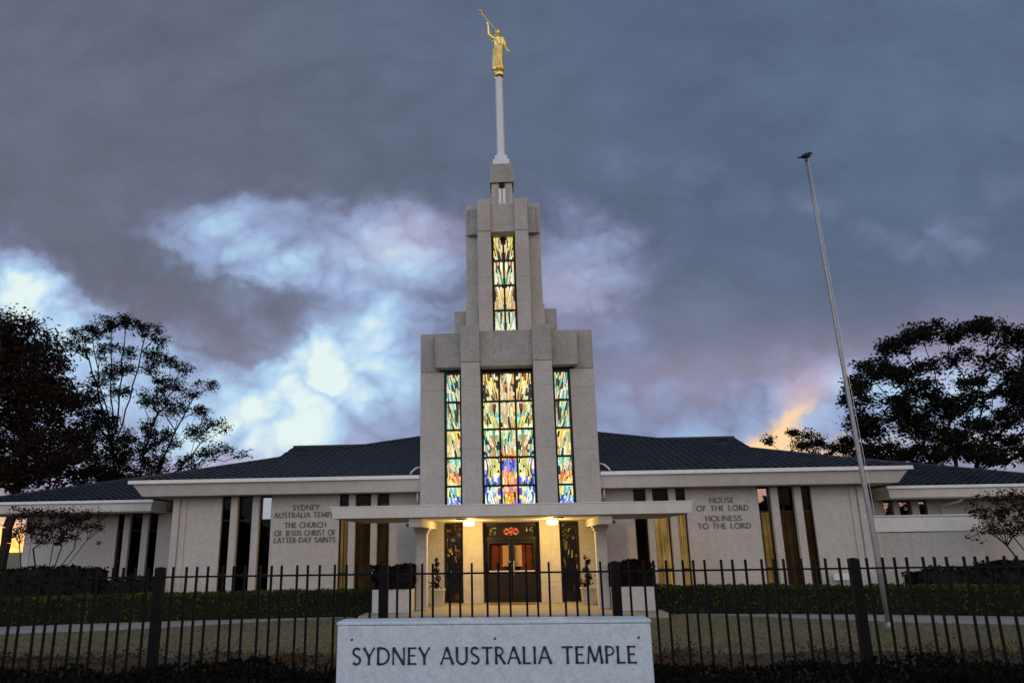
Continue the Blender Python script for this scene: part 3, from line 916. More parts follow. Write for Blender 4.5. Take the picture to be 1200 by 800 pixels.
for s in (-1, 1):
    edges = [3.5] + [e for w_ in WIN_IN + WIN_OUT for e in w_] + [CORNER]
    for k in range(0, len(edges), 2):
        a, b = edges[k], edges[k + 1]
        narrow = (b - a) < 0.4
        x0, x1 = sx(s, a, b)
        if narrow:
            bx('window_post', 'quartz_wall', B, x0, x1, WY0 - 0.10, WY0 + 0.3, 0.0, SOF, 0.012)
        else:
            bx('wall', 'quartz_wall', B, x0, x1, WY0, WY0 + 0.35, 0.0, SOF, 0.012)
    # corner pilasters
    for a, b, d in ((13.28, 13.50, 0.05), (13.56, 13.83, 0.09)):
        x0, x1 = sx(s, a, b)
        bx('pilaster', 'quartz_wall', B, x0, x1, WY0 - d, WY0 - 0.002, 0.0, SOF, 0.008)
    x0, x1 = sx(s, 13.45, CORNER)
    bx('wall', 'quartz_wall', B, x0, x1, WY0 + 0.352, 54.0, 0.0, SOF, 0)
    x0, x1 = sx(s, 3.5, 13.45)
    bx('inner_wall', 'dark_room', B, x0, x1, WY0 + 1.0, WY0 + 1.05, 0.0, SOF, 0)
    # windows
    for k, (a, b) in enumerate(WIN_IN + WIN_OUT):
        x0, x1 = sx(s, a, b)
        yw = WY0 + 0.16
        mb = MB()
        e = 0.045
        mb.box(x0, x0 + e, yw - 0.05, yw + 0.05, 0.02, SOF); mb.box(x1 - e, x1, yw - 0.05, yw + 0.05, 0.02, SOF)
        for z in (0.02, 1.15, 3.28, SOF - 0.07):
            mb.box(x0 + e, x1 - e, yw - 0.047, yw + 0.05, z, z + 0.065)
        fr = mb.build('window', 'bronze_frame', B)
        st = state[s][k]
        zz = [0.085, 1.15, 1.215, 3.28, 3.345, SOF - 0.07]
        bright = {(-1, 3): True, (1, 3): True}.get((s, k))
        bx('glass_pane', 'window_glass', fr, x0 + e, x1 - e, yw - 0.004, yw + 0.004, zz[0], zz[1], 0)
        bx('glass_pane', 'window_glass', fr, x0 + e, x1 - e, yw - 0.004, yw + 0.004, zz[2], zz[3], 0)
        bx('glass_pane', 'bright_glass' if bright else 'window_glass', fr, x0 + e, x1 - e, yw - 0.004, yw + 0.004, zz[4], zz[5], 0)
        if st:
            mt = {'dim': 'curtain_dim', 'mid': 'curtain_mid', 'bright': 'curtain_bright', 'dimmid': 'curtain_dim'}[st]
            top = 3.9 if st in ('dim',) else 3.30
            n = int((x1 - x0) / 0.012); vs = []
            ph = random.uniform(0, 6)
            for i in range(n + 1):
                x = x0 - 0.06 + (x1 - x0 + 0.12) * i / n
                y = yw + 0.30 + 0.035 * sin(ph + x * 58 + 1.2 * sin(x * 11))
                vs += [(x, y, 0.1), (x, y, top)]
            cu = MB().add(vs, [(2 * i, 2 * i + 2, 2 * i + 3, 2 * i + 1) for i in range(n)]).build('curtain', mt, fr, smooth=True)
            so_ = cu.modifiers.new('cloth', 'SOLIDIFY'); so_.thickness = 0.006
    # eaves: sloping fascia board with a mitred corner, gutter and soffit
    FZ1, FZ0 = 4.85, 4.275
    ax = 15.2
    fy = 29.35
    # profile rings: (x end, y) for top and bottom
    vs = []
    for (xe, yy_, z) in ((ax, fy, FZ1), (ax - 0.38, fy + 0.34, FZ0), (ax - 0.44, fy + 0.40, FZ0), (ax - 0.10, fy + 0.10, FZ1 - 0.02)):
        vs += [(s * 3.5, yy_, z), (s * xe, yy_, z), (s * xe, 56.0, z)]
    fs = []
    for a, b in ((0, 1), (1, 2), (2, 3), (3, 0)):
        fs += [(3 * a, 3 * a + 1, 3 * b + 1, 3 * b), (3 * a + 1, 3 * a + 2, 3 * b + 2, 3 * b + 1)]
    fs += [(0, 3, 6, 9), (2, 11, 8, 5)]
    MB().add(vs, fs).build('fascia', 'fascia_paint', B)
    # gutter lip along the top of the fascia
    x0, x1 = sx(s, 3.52, ax + 0.06)
    bx('gutter', 'gutter_paint', B, x0, x1, fy - 0.07, fy - 0.003, FZ1 - 0.115, FZ1 + 0.03, 0.012)
    # soffit
    x0, x1 = sx(s, 3.5, ax - 0.45)
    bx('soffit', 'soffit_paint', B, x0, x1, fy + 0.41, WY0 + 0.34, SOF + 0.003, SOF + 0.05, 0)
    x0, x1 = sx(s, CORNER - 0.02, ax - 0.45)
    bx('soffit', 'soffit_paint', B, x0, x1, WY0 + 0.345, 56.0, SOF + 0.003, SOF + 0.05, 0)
    # downpipe stub beside the tower and the curved overflow on the roof
    MB().tube([(s * 3.68, 29.9, 4.25), (s * 3.68, 29.9, 3.95), (s * 3.66, 30.2, 3.86), (s * 3.66, 30.42, 3.80), (s * 3.66, 30.42, 0.2)], 0.035, 8).build('downpipe', 'gutter_paint', B, smooth=True)
    MB().tube([(s * 3.95, 29.45, 4.86), (s * 3.86, 29.50, 5.02), (s * 3.72, 29.55, 5.16), (s * 3.55, 29.6, 5.22)], 0.035, 8).build('overflow_pipe', 'gutter_paint', B, smooth=True)


def roof_mesh(name, polys, parent=B, thick=0.0):
    """each poly: list of 3D points, first two along the eave; UV in metres on the slope"""
    me = bpy.data.meshes.new(name)
    vs = []; fs = []; uvs = []
    for pl in polys:
        P = [Vector(q) for q in pl]
        e = (P[1] - P[0]).normalized()
        nrm = e.cross(P[2] - P[1]).normalized()
        up = nrm.cross(e)
        if up.z < 0: up = -up
        o_ = len(vs)
        vs += [tuple(q) for q in P]; fs.append(tuple(range(o_, o_ + len(P))))
        for q in P: uvs.append(((q - P[0]).dot(e), (q - P[0]).dot(up)))
    me.from_pydata(vs, [], fs); me.update()
    ul = me.uv_layers.new(name='UVMap')
    k = 0
    for f in me.polygons:
        for vi in f.vertices:
            ul.data[k].uv = uvs[vi]; k += 1
    me.materials.append(M['roof_tile'])
    ob = bpy.data.objects.new(name, me); COL.objects.link(ob); ob.parent = parent
    return ob


def tiled(name, polys, parent=B):
    """slopes built from real courses of curved pans, cut to the outline of each slope"""
    bm = bmesh.new()
    for pl in polys:
        P = [Vector(q) for q in pl]
        e = (P[1] - P[0]).normalized()
        nrm = e.cross(P[2] - P[1]).normalized()
        if nrm.z < 0: nrm = -nrm
        up = nrm.cross(e)
        if up.dot(P[2] - P[0]) < 0: up = -up
        cs_ = [((q - P[0]).dot(e), (q - P[0]).dot(up)) for q in P]
        a0, a1 = min(c[0] for c in cs_), max(c[0] for c in cs_)
        b1 = max(c[1] for c in cs_)
        pit, sub, crs = 0.32, 6, 0.36
        nx_ = int((a1 - a0) / pit * sub) + 2; ny_ = int(b1 / crs) + 1
        tb = bmesh.new()
        rows = []
        for j in range(ny_):
            off = 0.5 * pit * (j % 2) * 0
            for (yy_, hh) in ((j * crs, 0.034), ((j + 1) * crs + 0.012, 0.006)):
                r_ = []
                for i in range(nx_):
                    xx = a0 + i * pit / sub
                    h2 = hh + 0.036 * (0.5 + 0.5 * cos(2 * pi * (xx + off) / pit)) + 0.004 * sin(i * 12.9898 // sub + j * 78.233)
                    r_.append(tb.verts.new(P[0] + e * xx + up * yy_ + nrm * h2))
                rows.append(r_)
        for j in range(len(rows) - 1):
            for i in range(nx_ - 1):
                tb.faces.new((rows[j][i], rows[j][i + 1], rows[j + 1][i + 1], rows[j + 1][i]))
        ctr = sum(P, Vector()) / len(P)
        for i in range(len(P)):
            ed = P[(i + 1) % len(P)] - P[i]
            nn = ed.cross(nrm).normalized()
            if nn.dot(ctr - P[i]) > 0: nn = -nn
            bmesh.ops.bisect_plane(tb, geom=tb.verts[:] + tb.edges[:] + tb.faces[:], plane_co=P[i] + nn * 0.02, plane_no=nn, clear_outer=True)
        ul = tb.loops.layers.uv.new('UVMap')
        for f in tb.faces:
            for l_ in f.loops:
                q = l_.vert.co - P[0]
                l_[ul].uv = (q.dot(e) + 0.16, q.dot(up))
        tm = bpy.data.meshes.new('t'); tb.to_mesh(tm); tb.free(); bm.from_mesh(tm); bpy.data.meshes.remove(tm)
    me = bpy.data.meshes.new(name); bm.to_mesh(me); bm.free()
    me.materials.append(M['roof_tile'])
    ob = bpy.data.objects.new(name, me); COL.objects.link(ob); ob.parent = parent
    return ob


RX, RY0, RY1, RZ, PI_ = 15.2, 29.33, 58.0, 4.872, 0.284
ra = (0, RY0 + RX, RZ + RX * PI_)
back = (RY1 - (RY0 + RX))
tw = 3.42                                 # the tower stands in front of the middle of the roof
F0 = (-RX, RY0, RZ); F1 = (RX, RY0, RZ); K0 = (-RX, RY1, RZ); K1 = (RX, RY1, RZ)
rf = tiled('roof', [[F0, (-tw, RY0, RZ), (-tw, RY0 + RX - tw, RZ + (RX - tw) * PI_)],
                    [(tw, RY0, RZ), F1, (tw, RY0 + RX - tw, RZ + (RX - tw) * PI_)],
                    [(-tw, 36.0, RZ + (36.0 - RY0) * PI_), (tw, 36.0, RZ + (36.0 - RY0) * PI_), (tw, RY0 + RX - tw, RZ + (RX - tw) * PI_), ra, (-tw, RY0 + RX - tw, RZ + (RX - tw) * PI_)],
                    [F1, K1, ra], [K0, F0, ra]])
roof_mesh('roof', [[K1, K0, ra]])
# hip cappings
for s in (-1, 1):
    MB().tube([(s * (RX - 0.05), RY0 + 0.05, RZ + 0.03), (0, RY0 + RX, RZ + RX * PI_ + 0.02)], 0.075, 6).build('hip_tiles', 'roof_tile', rf)
# higher roof behind
ZR = 8.80
rr = tiled('roof', [[(-17.2, 47.0, 6.1), (17.2, 47.0, 6.1), (14.75, 50.0, ZR), (-14.75, 50.0, ZR)],
                        [(17.2, 47.0, 6.1), (17.2, 53.0, 6.1), (14.75, 50.0, ZR)],
                        [(17.2, 53.0, 6.1), (-17.2, 53.0, 6.1), (-14.75, 50.0, ZR), (14.75, 50.0, ZR)],
                        [(-17.2, 53.0, 6.1), (-17.2, 47.0, 6.1), (-14.75, 50.0, ZR)]])
MB().tube([(-14.8, 50.0, ZR + 0.02), (14.8, 50.0, ZR + 0.02)], 0.10, 6).build('ridge_tiles', 'roof_tile', rr)
bx('wall', 'quartz_wall', B, -16.4, 16.4, 47.4, 52.6, 0.0, 6.05, 0)

# --- lower side wings
for s in (-1, 1):
    ye, zt_, zb_ = 31.5, 4.24, 3.80
    xi, xo = 15.25, 23.6
    vs = []
    for (o_, z) in ((0.0, zt_), (0.10, zb_), (0.16, zb_), (0.08, zt_ - 0.02)):
        vs += [(s * (xi + o_), 35.5, z), (s * (xi + o_), ye + o_, z), (s * (xo - o_), ye + o_, z), (s * (xo - o_), 46.0, z)]
    fs = []
    for a, b in ((0, 1), (1, 2), (2, 3), (3, 0)):
        for k in range(3): fs.append((4 * a + k, 4 * a + k + 1, 4 * b + k + 1, 4 * b + k))
    MB().add(vs, fs).build('fascia', 'fascia_paint', B)
    x0, x1 = sx(s, xi - 0.05, xo + 0.05)
    bx('gutter', 'gutter_paint', B, x0, x1, ye - 0.065, ye - 0.003, zt_ - 0.09, zt_ + 0.03, 0.01)
    x0, x1 = sx(s, xi + 0.17, xo - 0.17)
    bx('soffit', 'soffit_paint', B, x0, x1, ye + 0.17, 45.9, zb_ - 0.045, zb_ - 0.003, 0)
    rise = 0.27
    zt2 = zt_ + 0.035
    A = (s * xo, ye - 0.02, zt2); Bq = (s * (xi), ye - 0.02, zt2)
    yt = 38.5
    T1 = (s * xi, yt, zt2 + (yt - ye) * rise); T0 = (s * (xo - (yt - ye)), yt, zt2 + (yt - ye) * rise)
    tiled('roof', [[A, Bq, T1, T0]] if s < 0 else [[Bq, A, T0, T1]])
    roof_mesh('roof', [[(s * xo, 46.0, zt2), A, T0, (s * (xo - (yt - ye)), 46.0, T0[2])], [Bq, (s * xi, yt, zt2), T1],
                       [T0, T1, (s * xi, 46.0, T1[2]), (s * (xo - (yt - ye)), 46.0, T0[2])]])
    MB().tube([(s * xo, ye, zt2 + 0.02), (T0[0], T0[1], T0[2] + 0.02)], 0.07, 6).build('hip_tiles', 'roof_tile', B)
    WS = [(15.65, 16.04), (16.33, 16.88), (17.15, 17.48)] if s < 0 else [(15.70, 16.06), (16.30, 16.80), (17.10, 17.47)]
    edges = [13.80] + [e for w_ in WS for e in w_] + [21.7]
    for k in range(0, len(edges), 2):
        x0, x1 = sx(s, edges[k], edges[k + 1])
        if edges[k + 1] - edges[k] < 0.4:
            bx('window_post', 'quartz_wall', B, x0, x1, 32.93, 33.3, 0.0, zb_ - 0.05, 0.01)
        else:
            bx('wall', 'quartz_wall', B, x0, x1, 33.0, 33.3, 0.0, zb_ - 0.05, 0.01)
    x0, x1 = sx(s, 21.4, 21.7)
    bx('wall', 'quartz_wall', B, x0, x1, 33.302, 36.0, 0.0, zb_ - 0.05, 0)
    x0, x1 = sx(s, 13.8, 21.4)
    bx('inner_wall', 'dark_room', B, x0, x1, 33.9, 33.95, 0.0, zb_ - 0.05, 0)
    for k, (a, b) in enumerate(WS):
        x0, x1 = sx(s, a, b)
        yw = 33.14; e = 0.04
        zlo = 0.02
        mb = MB().box(x0, x0 + e, yw - 0.05, yw + 0.05, zlo, zb_ - 0.05).box(x1 - e, x1, yw - 0.05, yw + 0.05, zlo, zb_ - 0.05)
        for z in (zlo, 1.15, 3.0, zb_ - 0.12): mb.box(x0 + e, x1 - e, yw - 0.047, yw + 0.05, z, z + 0.06)
        fr = mb.build('window', 'bronze_frame', B)
        bx('glass_pane', 'window_glass', fr, x0 + e, x1 - e, yw - 0.004, yw + 0.004, 0.08, 1.15, 0)
        bx('glass_pane', 'bright_glass' if s < 0 and k == 2 else 'window_glass', fr, x0 + e, x1 - e, yw - 0.004, yw + 0.004, 1.21, 3.0, 0)
        bx('glass_pane', 'bright_glass' if s > 0 else 'window_glass', fr, x0 + e, x1 - e, yw - 0.004, yw + 0.004, 3.06, zb_ - 0.12, 0)
    # downpipe with an elbow under the eave
    px_ = s * (14.35 if s < 0 else 18.0)
    MB().tube([(px_ - s * 0.35 if s < 0 else px_ + 0.35, 31.8, 3.78), (px_ - s * 0.30 if s < 0 else px_ + 0.30, 32.0, 3.66), (px_, 32.80, 3.50), (px_, 32.9, 3.40), (px_, 32.9, 0.1)], 0.045, 8).build('downpipe', 'gutter_paint', B, smooth=True)
bx('wall_vent', 'fixture_metal', B, -18.32, -18.18, 32.95, 33.0, 2.46, 2.60, 0.01)

# screen wall in front of the right side wing
SW = empty('screen_wall', 'low white rendered wall with a deep capping band standing under the right-hand lower eave', 'wall')
bx('wall_panel', 'quartz_wall', SW, 14.55, 18.75, 31.75, 31.95, 0.0, 2.44, 0.012)
bx('capping_band', 'gutter_paint', SW, 14.53, 18.78, 31.70, 32.0, 2.47, 3.06, 0.015)
bx('coping', 'gutter_paint', SW, 14.50, 18.84, 31.64, 32.05, 3.063, 3.12, 0.01)
bx('wall_return', 'quartz_wall', SW, 18.55, 18.75, 31.953, 32.99, 0.0, 2.44, 0)

# ------------------------------------------------------------------ lettering (flared roman capitals from strokes)
def arc(cx, cy, rx, ry, a0, a1, n=12):
    return [(cx + rx * cos(radians(a0 + (a1 - a0) * i / n)), cy + ry * sin(radians(a0 + (a1 - a0) * i / n))) for i in range(n + 1)]


K, N_ = 0.125, 0.085   # thick and thin
GL = {
    'A': (0.74, [([(0.02, 0), (0.36, 1)], N_), ([(0.36, 1), (0.72, 0)], K), ([(0.16, 0.36), (0.58, 0.36)], N_ * 0.9)]),
    'B': (0.56, [([(0.08, 0), (0.08, 1)], K), ([(0.08, 0.96), (0.26, 0.96)] + arc(0.26, 0.75, 0.20, 0.21, 90, -90) + [(0.08, 0.54)], N_), ([(0.08, 0.54), (0.28, 0.54)] + arc(0.28, 0.29, 0.24, 0.25, 90, -90) + [(0.08, 0.04)], N_)]),
    'C': (0.70, [(arc(0.45, 0.5, 0.40, 0.49, 48, 312, 20), K)]),
    'D': (0.76, [([(0.08, 0), (0.08, 1)], K), ([(0.08, 0.96), (0.28, 0.96)] + arc(0.28, 0.5, 0.42, 0.46, 90, -90, 16) + [(0.08, 0.04)], K * 0.9)]),
    'E': (0.52, [([(0.08, 0), (0.08, 1)], K), ([(0.08, 0.95), (0.48, 0.95)], N_), ([(0.08, 0.52), (0.42, 0.52)], N_), ([(0.08, 0.05), (0.50, 0.05)], N_)]),
    'F': (0.50, [([(0.08, 0), (0.08, 1)], K), ([(0.08, 0.95), (0.48, 0.95)], N_), ([(0.08, 0.50), (0.41, 0.50)], N_)]),
    'H': (0.76, [([(0.08, 0), (0.08, 1)], K), ([(0.68, 0), (0.68, 1)], K), ([(0.08, 0.52), (0.68, 0.52)], N_)]),
    'I': (0.17, [([(0.085, 0), (0.085, 1)], K)]),
    'J': (0.34, [([(0.24, 1), (0.24, 0.15)] + arc(0.10, 0.12, 0.14, 0.16, 0, -90, 6), K)]),
    'L': (0.48, [([(0.08, 0), (0.08, 1)], K), ([(0.08, 0.05), (0.47, 0.05)], N_)]),
    'M': (0.92, [([(0.06, 0), (0.16, 1)], N_), ([(0.16, 1), (0.46, 0.10)], K), ([(0.46, 0.10), (0.76, 1)], N_), ([(0.76, 1), (0.86, 0)], K)]),
    'N': (0.78, [([(0.07, 0), (0.07, 1)], N_), ([(0.07, 1), (0.70, 0)], K), ([(0.70, 0), (0.70, 1)], N_)]),
    'O': (0.88, [(arc(0.44, 0.5, 0.39, 0.49, 0, 360, 26), K)]),
    'P': (0.52, [([(0.08, 0), (0.08, 1)], K), ([(0.08, 0.96), (0.24, 0.96)] + arc(0.24, 0.72, 0.24, 0.24, 90, -90) + [(0.08, 0.48)], N_)]),
    'R': (0.60, [([(0.08, 0), (0.08, 1)], K), ([(0.08, 0.96), (0.24, 0.96)] + arc(0.24, 0.74, 0.23, 0.22, 90, -90) + [(0.08, 0.52)], N_), ([(0.26, 0.52), (0.58, 0.0)], K)]),
    'S': (0.54, [(arc(0.27, 0.745, 0.20, 0.215, 35, 215, 10) + [(0.20, 0.555), (0.33, 0.47)] + arc(0.26, 0.265, 0.22, 0.225, 45, -145, 10), K * 0.95)]),
    'T': (0.62, [([(0.31, 0), (0.31, 1)], K), ([(0.0, 0.95), (0.62, 0.95)], N_)]),
    'U': (0.72, [([(0.08, 1), (0.08, 0.36)] + arc(0.36, 0.34, 0.28, 0.32, 180, 360, 14) + [(0.64, 1)], K * 0.95)]),
    'Y': (0.66, [([(0.33, 0.46), (0.33, 0)], K), ([(0.02, 1), (0.33, 0.46)], K), ([(0.64, 1), (0.33, 0.46)], N_)]),
    '-': (0.34, [([(0.04, 0.42), (0.30, 0.42)], N_)]),
    ' ': (0.36, []),
}


def text_line(mb, s_, x0, x1, z0, h_, y, depth=0.012, flare=1.45, weight=1.0):
    gap = 0.13
    tot = sum(GL[c][0] for c in s_) + gap * (len(s_) - 1)
    sx_ = (x1 - x0) / tot
    x = 0.0; q = 0
    for ch in s_:
        wd, strokes = GL[ch]
        for pts, th in strokes:
            q += 1
            P = [Vector(((x + a) * sx_ + x0, 0, b * h_ + z0)) for a, b in pts]
            th_ = th * h_ * weight
            L_ = []; R_ = []
            n = len(P)
            for i in range(n):
                d = (P[min(i + 1, n - 1)] - P[max(i - 1, 0)]).normalized()
                nn = Vector((-d.z, 0, d.x))
                f = 1.0
                if i in (0, n - 1) and ch not in 'O': f = flare
                elif n == 2: f = 1.0
                L_.append(P[i] + nn * th_ * 0.5 * f); R_.append(P[i] - nn * th_ * 0.5 * f)
            if n == 2:   # straight stroke: waist in the middle
                mid = (P[0] + P[1]) / 2; d = (P[1] - P[0]).normalized(); nn = Vector((-d.z, 0, d.x))
                L_ = [L_[0], mid + nn * th_ * 0.46, L_[1]]; R_ = [R_[0], mid - nn * th_ * 0.46, R_[1]]; n = 3
            yf = y - depth - 0.0004 * (q % 5)
            vs = []
            for i in range(n):
                vs += [(L_[i].x, yf, L_[i].z), (R_[i].x, yf, R_[i].z), (R_[i].x, y, R_[i].z), (L_[i].x, y, L_[i].z)]
            fs = []
            for i in range(n - 1):
                for k in range(4): fs.append((4 * i + k, 4 * i + (k + 1) % 4, 4 * i + 4 + (k + 1) % 4, 4 * i + 4 + k))
            fs += [(3, 2, 1, 0), tuple(4 * (n - 1) + k for k in range(4))]
            mb.add(vs, fs)
        x += wd + gap


def words(s_, x0, x1, z0, h_, y, depth, mt, parent, weight=1.0):
    """one lettering part per word"""
    gap = 0.13
    adv = [GL[c][0] + gap for c in s_]
    k = (x1 - x0) / (sum(adv) - gap)
    i = 0
    for wd in s_.split(' '):
        a = x0 + sum(adv[:i]) * k
        b = x0 + (sum(adv[:i + len(wd)]) - gap) * k
        mb = MB(); text_line(mb, wd, a, b, z0, h_, y, depth, 1.35, weight)
        mb.build('lettering', mt, parent)
        i += len(wd) + 1


YL = WY0 - 0.001
cxl = -8.31
for s_, wd, zc in (('SYDNEY', 1.10, 3.775), ('AUSTRALIA TEMPLE', 2.60, 3.48), ('THE CHURCH', 1.70, 3.085), ('OF JESUS CHRIST OF', 2.50, 2.775), ('LATTER-DAY SAINTS', 2.50, 2.50)):
    words(s_, cxl - wd / 2, cxl + wd / 2, zc - 0.105, 0.21, YL, 0.025, 'bronze_letter', B, 1.05)
cxr = 8.34
for s_, wd, zc in (('HOUSE', 0.95, 3.775), ('OF THE LORD', 2.02, 3.47), ('HOLINESS', 1.40, 3.08), ('TO THE LORD', 2.04, 2.79)):
    words(s_, cxr - wd / 2, cxr + wd / 2, zc - 0.105, 0.21, YL, 0.025, 'bronze_letter', B, 1.05)

# ------------------------------------------------------------------ gilded statue on the spire
ST = empty('gold_statue', 'gilded robed figure blowing a long trumpet on top of the spire', 'statue')
zb = 25.42
body = MB()
fold = lambda a, z: 1 + (0.07 * sin(7 * a + 2 * z) + 0.04 * sin(11 * a)) * max(0, min(1, (27.1 - z) / 1.2))
vs_prof = [(0.26, zb), (0.27, zb + 0.15), (0.255, zb + 0.5), (0.245, zb + 0.9), (0.225, zb + 1.2), (0.22, zb + 1.45), (0.25, zb + 1.7), (0.27, zb + 1.88), (0.20, zb + 1.98), (0.085, zb + 2.03), (0.07, zb + 2.12)]
body.lathe([(r, z) for r, z in vs_prof], 0, 0, 28, fold)
body.v = [(x * 1.05, y * 0.72, z) for x, y, z in body.v]
hc = Vector((-0.03, -0.02, zb + 2.27))
hv = []
prof = [(0.01, -0.17), (0.07, -0.155), (0.10, -0.10), (0.118, -0.02), (0.122, 0.05), (0.105, 0.11), (0.06, 0.155), (0.01, 0.165)]
body.lathe([(r, hc.z + z) for r, z in prof], hc.x, hc.y, 16)
body.tube([hc + Vector((-0.01, -0.10, 0.03)), hc + Vector((-0.015, -0.15, -0.02))], [0.015, 0.03], 6)        # nose
body.tube([hc + Vector((-0.06, -0.10, 0.045)), hc + Vector((0.05, -0.10, 0.045))], 0.022, 6)                 # brow
body.tube([hc + Vector((-0.12, 0, 0.02)), hc + Vector((-0.12, 0.01, -0.04))], 0.025, 6)
body.tube([hc + Vector((0.12, 0, 0.02)), hc + Vector((0.12, 0.01, -0.04))], 0.025, 6)
# right arm (viewer's left) raised to the trumpet, left arm hanging away from the body
sh1 = Vector((-0.22, -0.02, zb + 1.86)); el1 = Vector((-0.47, -0.06, zb + 2.12)); ha1 = Vector((-0.50, -0.16, zb + 2.66))
body.tube([Vector((-0.12, 0, zb + 1.78)), sh1, (sh1 + el1) / 2, el1], [0.12, 0.125, 0.11, 0.085], 10)
body.tube([el1, (el1 + ha1) / 2, ha1], [0.085, 0.065, 0.05], 10)
sh2 = Vector((0.24, 0, zb + 1.86)); el2 = Vector((0.36, -0.03, zb + 1.42)); ha2 = Vector((0.47, -0.14, zb + 1.10))
body.tube([Vector((0.12, 0, zb + 1.80)), sh2, (sh2 + el2) / 2, el2], [0.12, 0.125, 0.115, 0.10], 10)
body.tube([el2, (el2 + ha2) / 2, ha2], [0.10, 0.075, 0.045], 10)


def hand(b, root, d, side, curl):
    d = d.normalized()
    a = d.cross(Vector((0, 1, 0))).normalized() * side
    n_ = a.cross(d).normalized()
    b.tube([root, root + d * 0.05, root + d * 0.10], [0.042, 0.055, 0.045], 8)
    for k, ln in enumerate((0.085, 0.10, 0.095, 0.075)):
        p0 = root + d * 0.08 + a * (k - 1.5) * 0.026
        p1 = p0 + d * ln * 0.55 + n_ * curl * 0.02; p2 = p1 + d * ln * (0.45 - 0.3 * curl) + n_ * curl * 0.05
        b.tube([p0, p1, p2], [0.016, 0.015, 0.012], 6)
    p0 = root + d * 0.03 - a * 0.045
    b.tube([p0, p0 - a * 0.03 + d * 0.04, p0 - a * 0.035 + d * 0.085 + n_ * 0.02 * curl], [0.018, 0.016, 0.013], 6)


hand(body, ha2, Vector((0.35, -0.25, -0.8)), 1, 0.4)
hand(body, ha1, Vector((-0.1, -0.1, 1.0)), -1, 1.0)
# feet under the hem
for fx in (-0.10, 0.10):
    body.tube([Vector((fx, -0.05, zb + 0.05)), Vector((fx, -0.20, zb + 0.045)), Vector((fx, -0.26, zb + 0.03))], [0.06, 0.055, 0.03], 8)
# sash and mantle edge as raised folds
body.tube([Vector((-0.20, -0.17, zb + 1.80)), Vector((-0.02, -0.215, zb + 1.48)), Vector((0.20, -0.17, zb + 1.28))], 0.03, 6)
body.tube([Vector((0.10, -0.17, zb + 1.85)), Vector((0.16, -0.20, zb + 1.2)), Vector((0.14, -0.22, zb + 0.6)), Vector((0.10, -0.22, zb + 0.08))], [0.03, 0.04, 0.045, 0.05], 6)
body.tube([Vector((-0.10, -0.18, zb + 1.2)), Vector((-0.13, -0.21, zb + 0.6)), Vector((-0.12, -0.22, zb + 0.05))], [0.02, 0.035, 0.045], 6)
body.tube([Vector((-0.26, 0.0, zb + 1.3)), Vector((-0.28, -0.02, zb + 0.7)), Vector((-0.30, -0.02, zb + 0.06))], [0.04, 0.055, 0.06], 6)
ob = body.build('body', 'gold_leaf', ST)
rm = ob.modifiers.new('fuse', 'REMESH'); rm.mode = 'VOXEL'; rm.voxel_size = 0.016; rm.use_smooth_shade = True
sm = ob.modifiers.new('soften', 'SMOOTH'); sm.iterations = 2; sm.factor = 0.5
ob.location = (0.02, TC, 0)
hair = MB().lathe([(0.02, zb + 2.46), (0.09, zb + 2.44), (0.14, zb + 2.36), (0.15, zb + 2.26), (0.13, zb + 2.16), (0.06, zb + 2.12)], -0.03, 0.02, 14, lambda a, z: 1 + 0.06 * sin(6 * a + 9 * z)).build('hair', 'gold_leaf', ST, smooth=True)
hair.location = (0.02, TC, 0)
mouth = hc + Vector((-0.02, -0.15, -0.06)); bell = Vector((-0.90, -0.30, zb + 3.36))
dirn = (bell - mouth).normalized()
tr = MB().tube([mouth, mouth + dirn * 0.04, mouth + dirn * 0.06, mouth + dirn * 1.15, bell - dirn * 0.22, bell - dirn * 0.12, bell - dirn * 0.05, bell], [0.03, 0.03, 0.016, 0.020, 0.028, 0.045, 0.075, 0.12], 12).build('trumpet', 'gold_leaf', ST, smooth=True)
tr.location = (0.02, TC, 0)

# ------------------------------------------------------------------ porch lamps
for s, lab in ((-1, 'glowing porch lamp under the canopy by the left yellow-lit door pier'), (1, 'glowing porch lamp under the canopy by the right yellow-lit door pier')):
    L = empty('porch_lamp', lab, 'lamp', 'lamps under the canopy')
    x = s * 1.47
    bx('mounting_plate', 'fixture_metal', L, x - 0.20, x + 0.20, 26.90, 27.25, 3.015, 3.043, 0.004)
    MB().lathe([(0.10, 2.86), (0.17, 2.875), (0.19, 2.93), (0.19, 3.012)], x, 27.07, 20).build('lens', 'lamp_lens', L)
    pd = bpy.data.lights.new('porch_lamp_light', 'POINT'); pd.energy = 165; pd.color = (1.0, 0.63, 0.20); pd.shadow_soft_size = 0.12
    po = bpy.data.objects.new('porch_lamp_light', pd); COL.objects.link(po); po.location = (x, 27.07, 2.70); po.parent = L

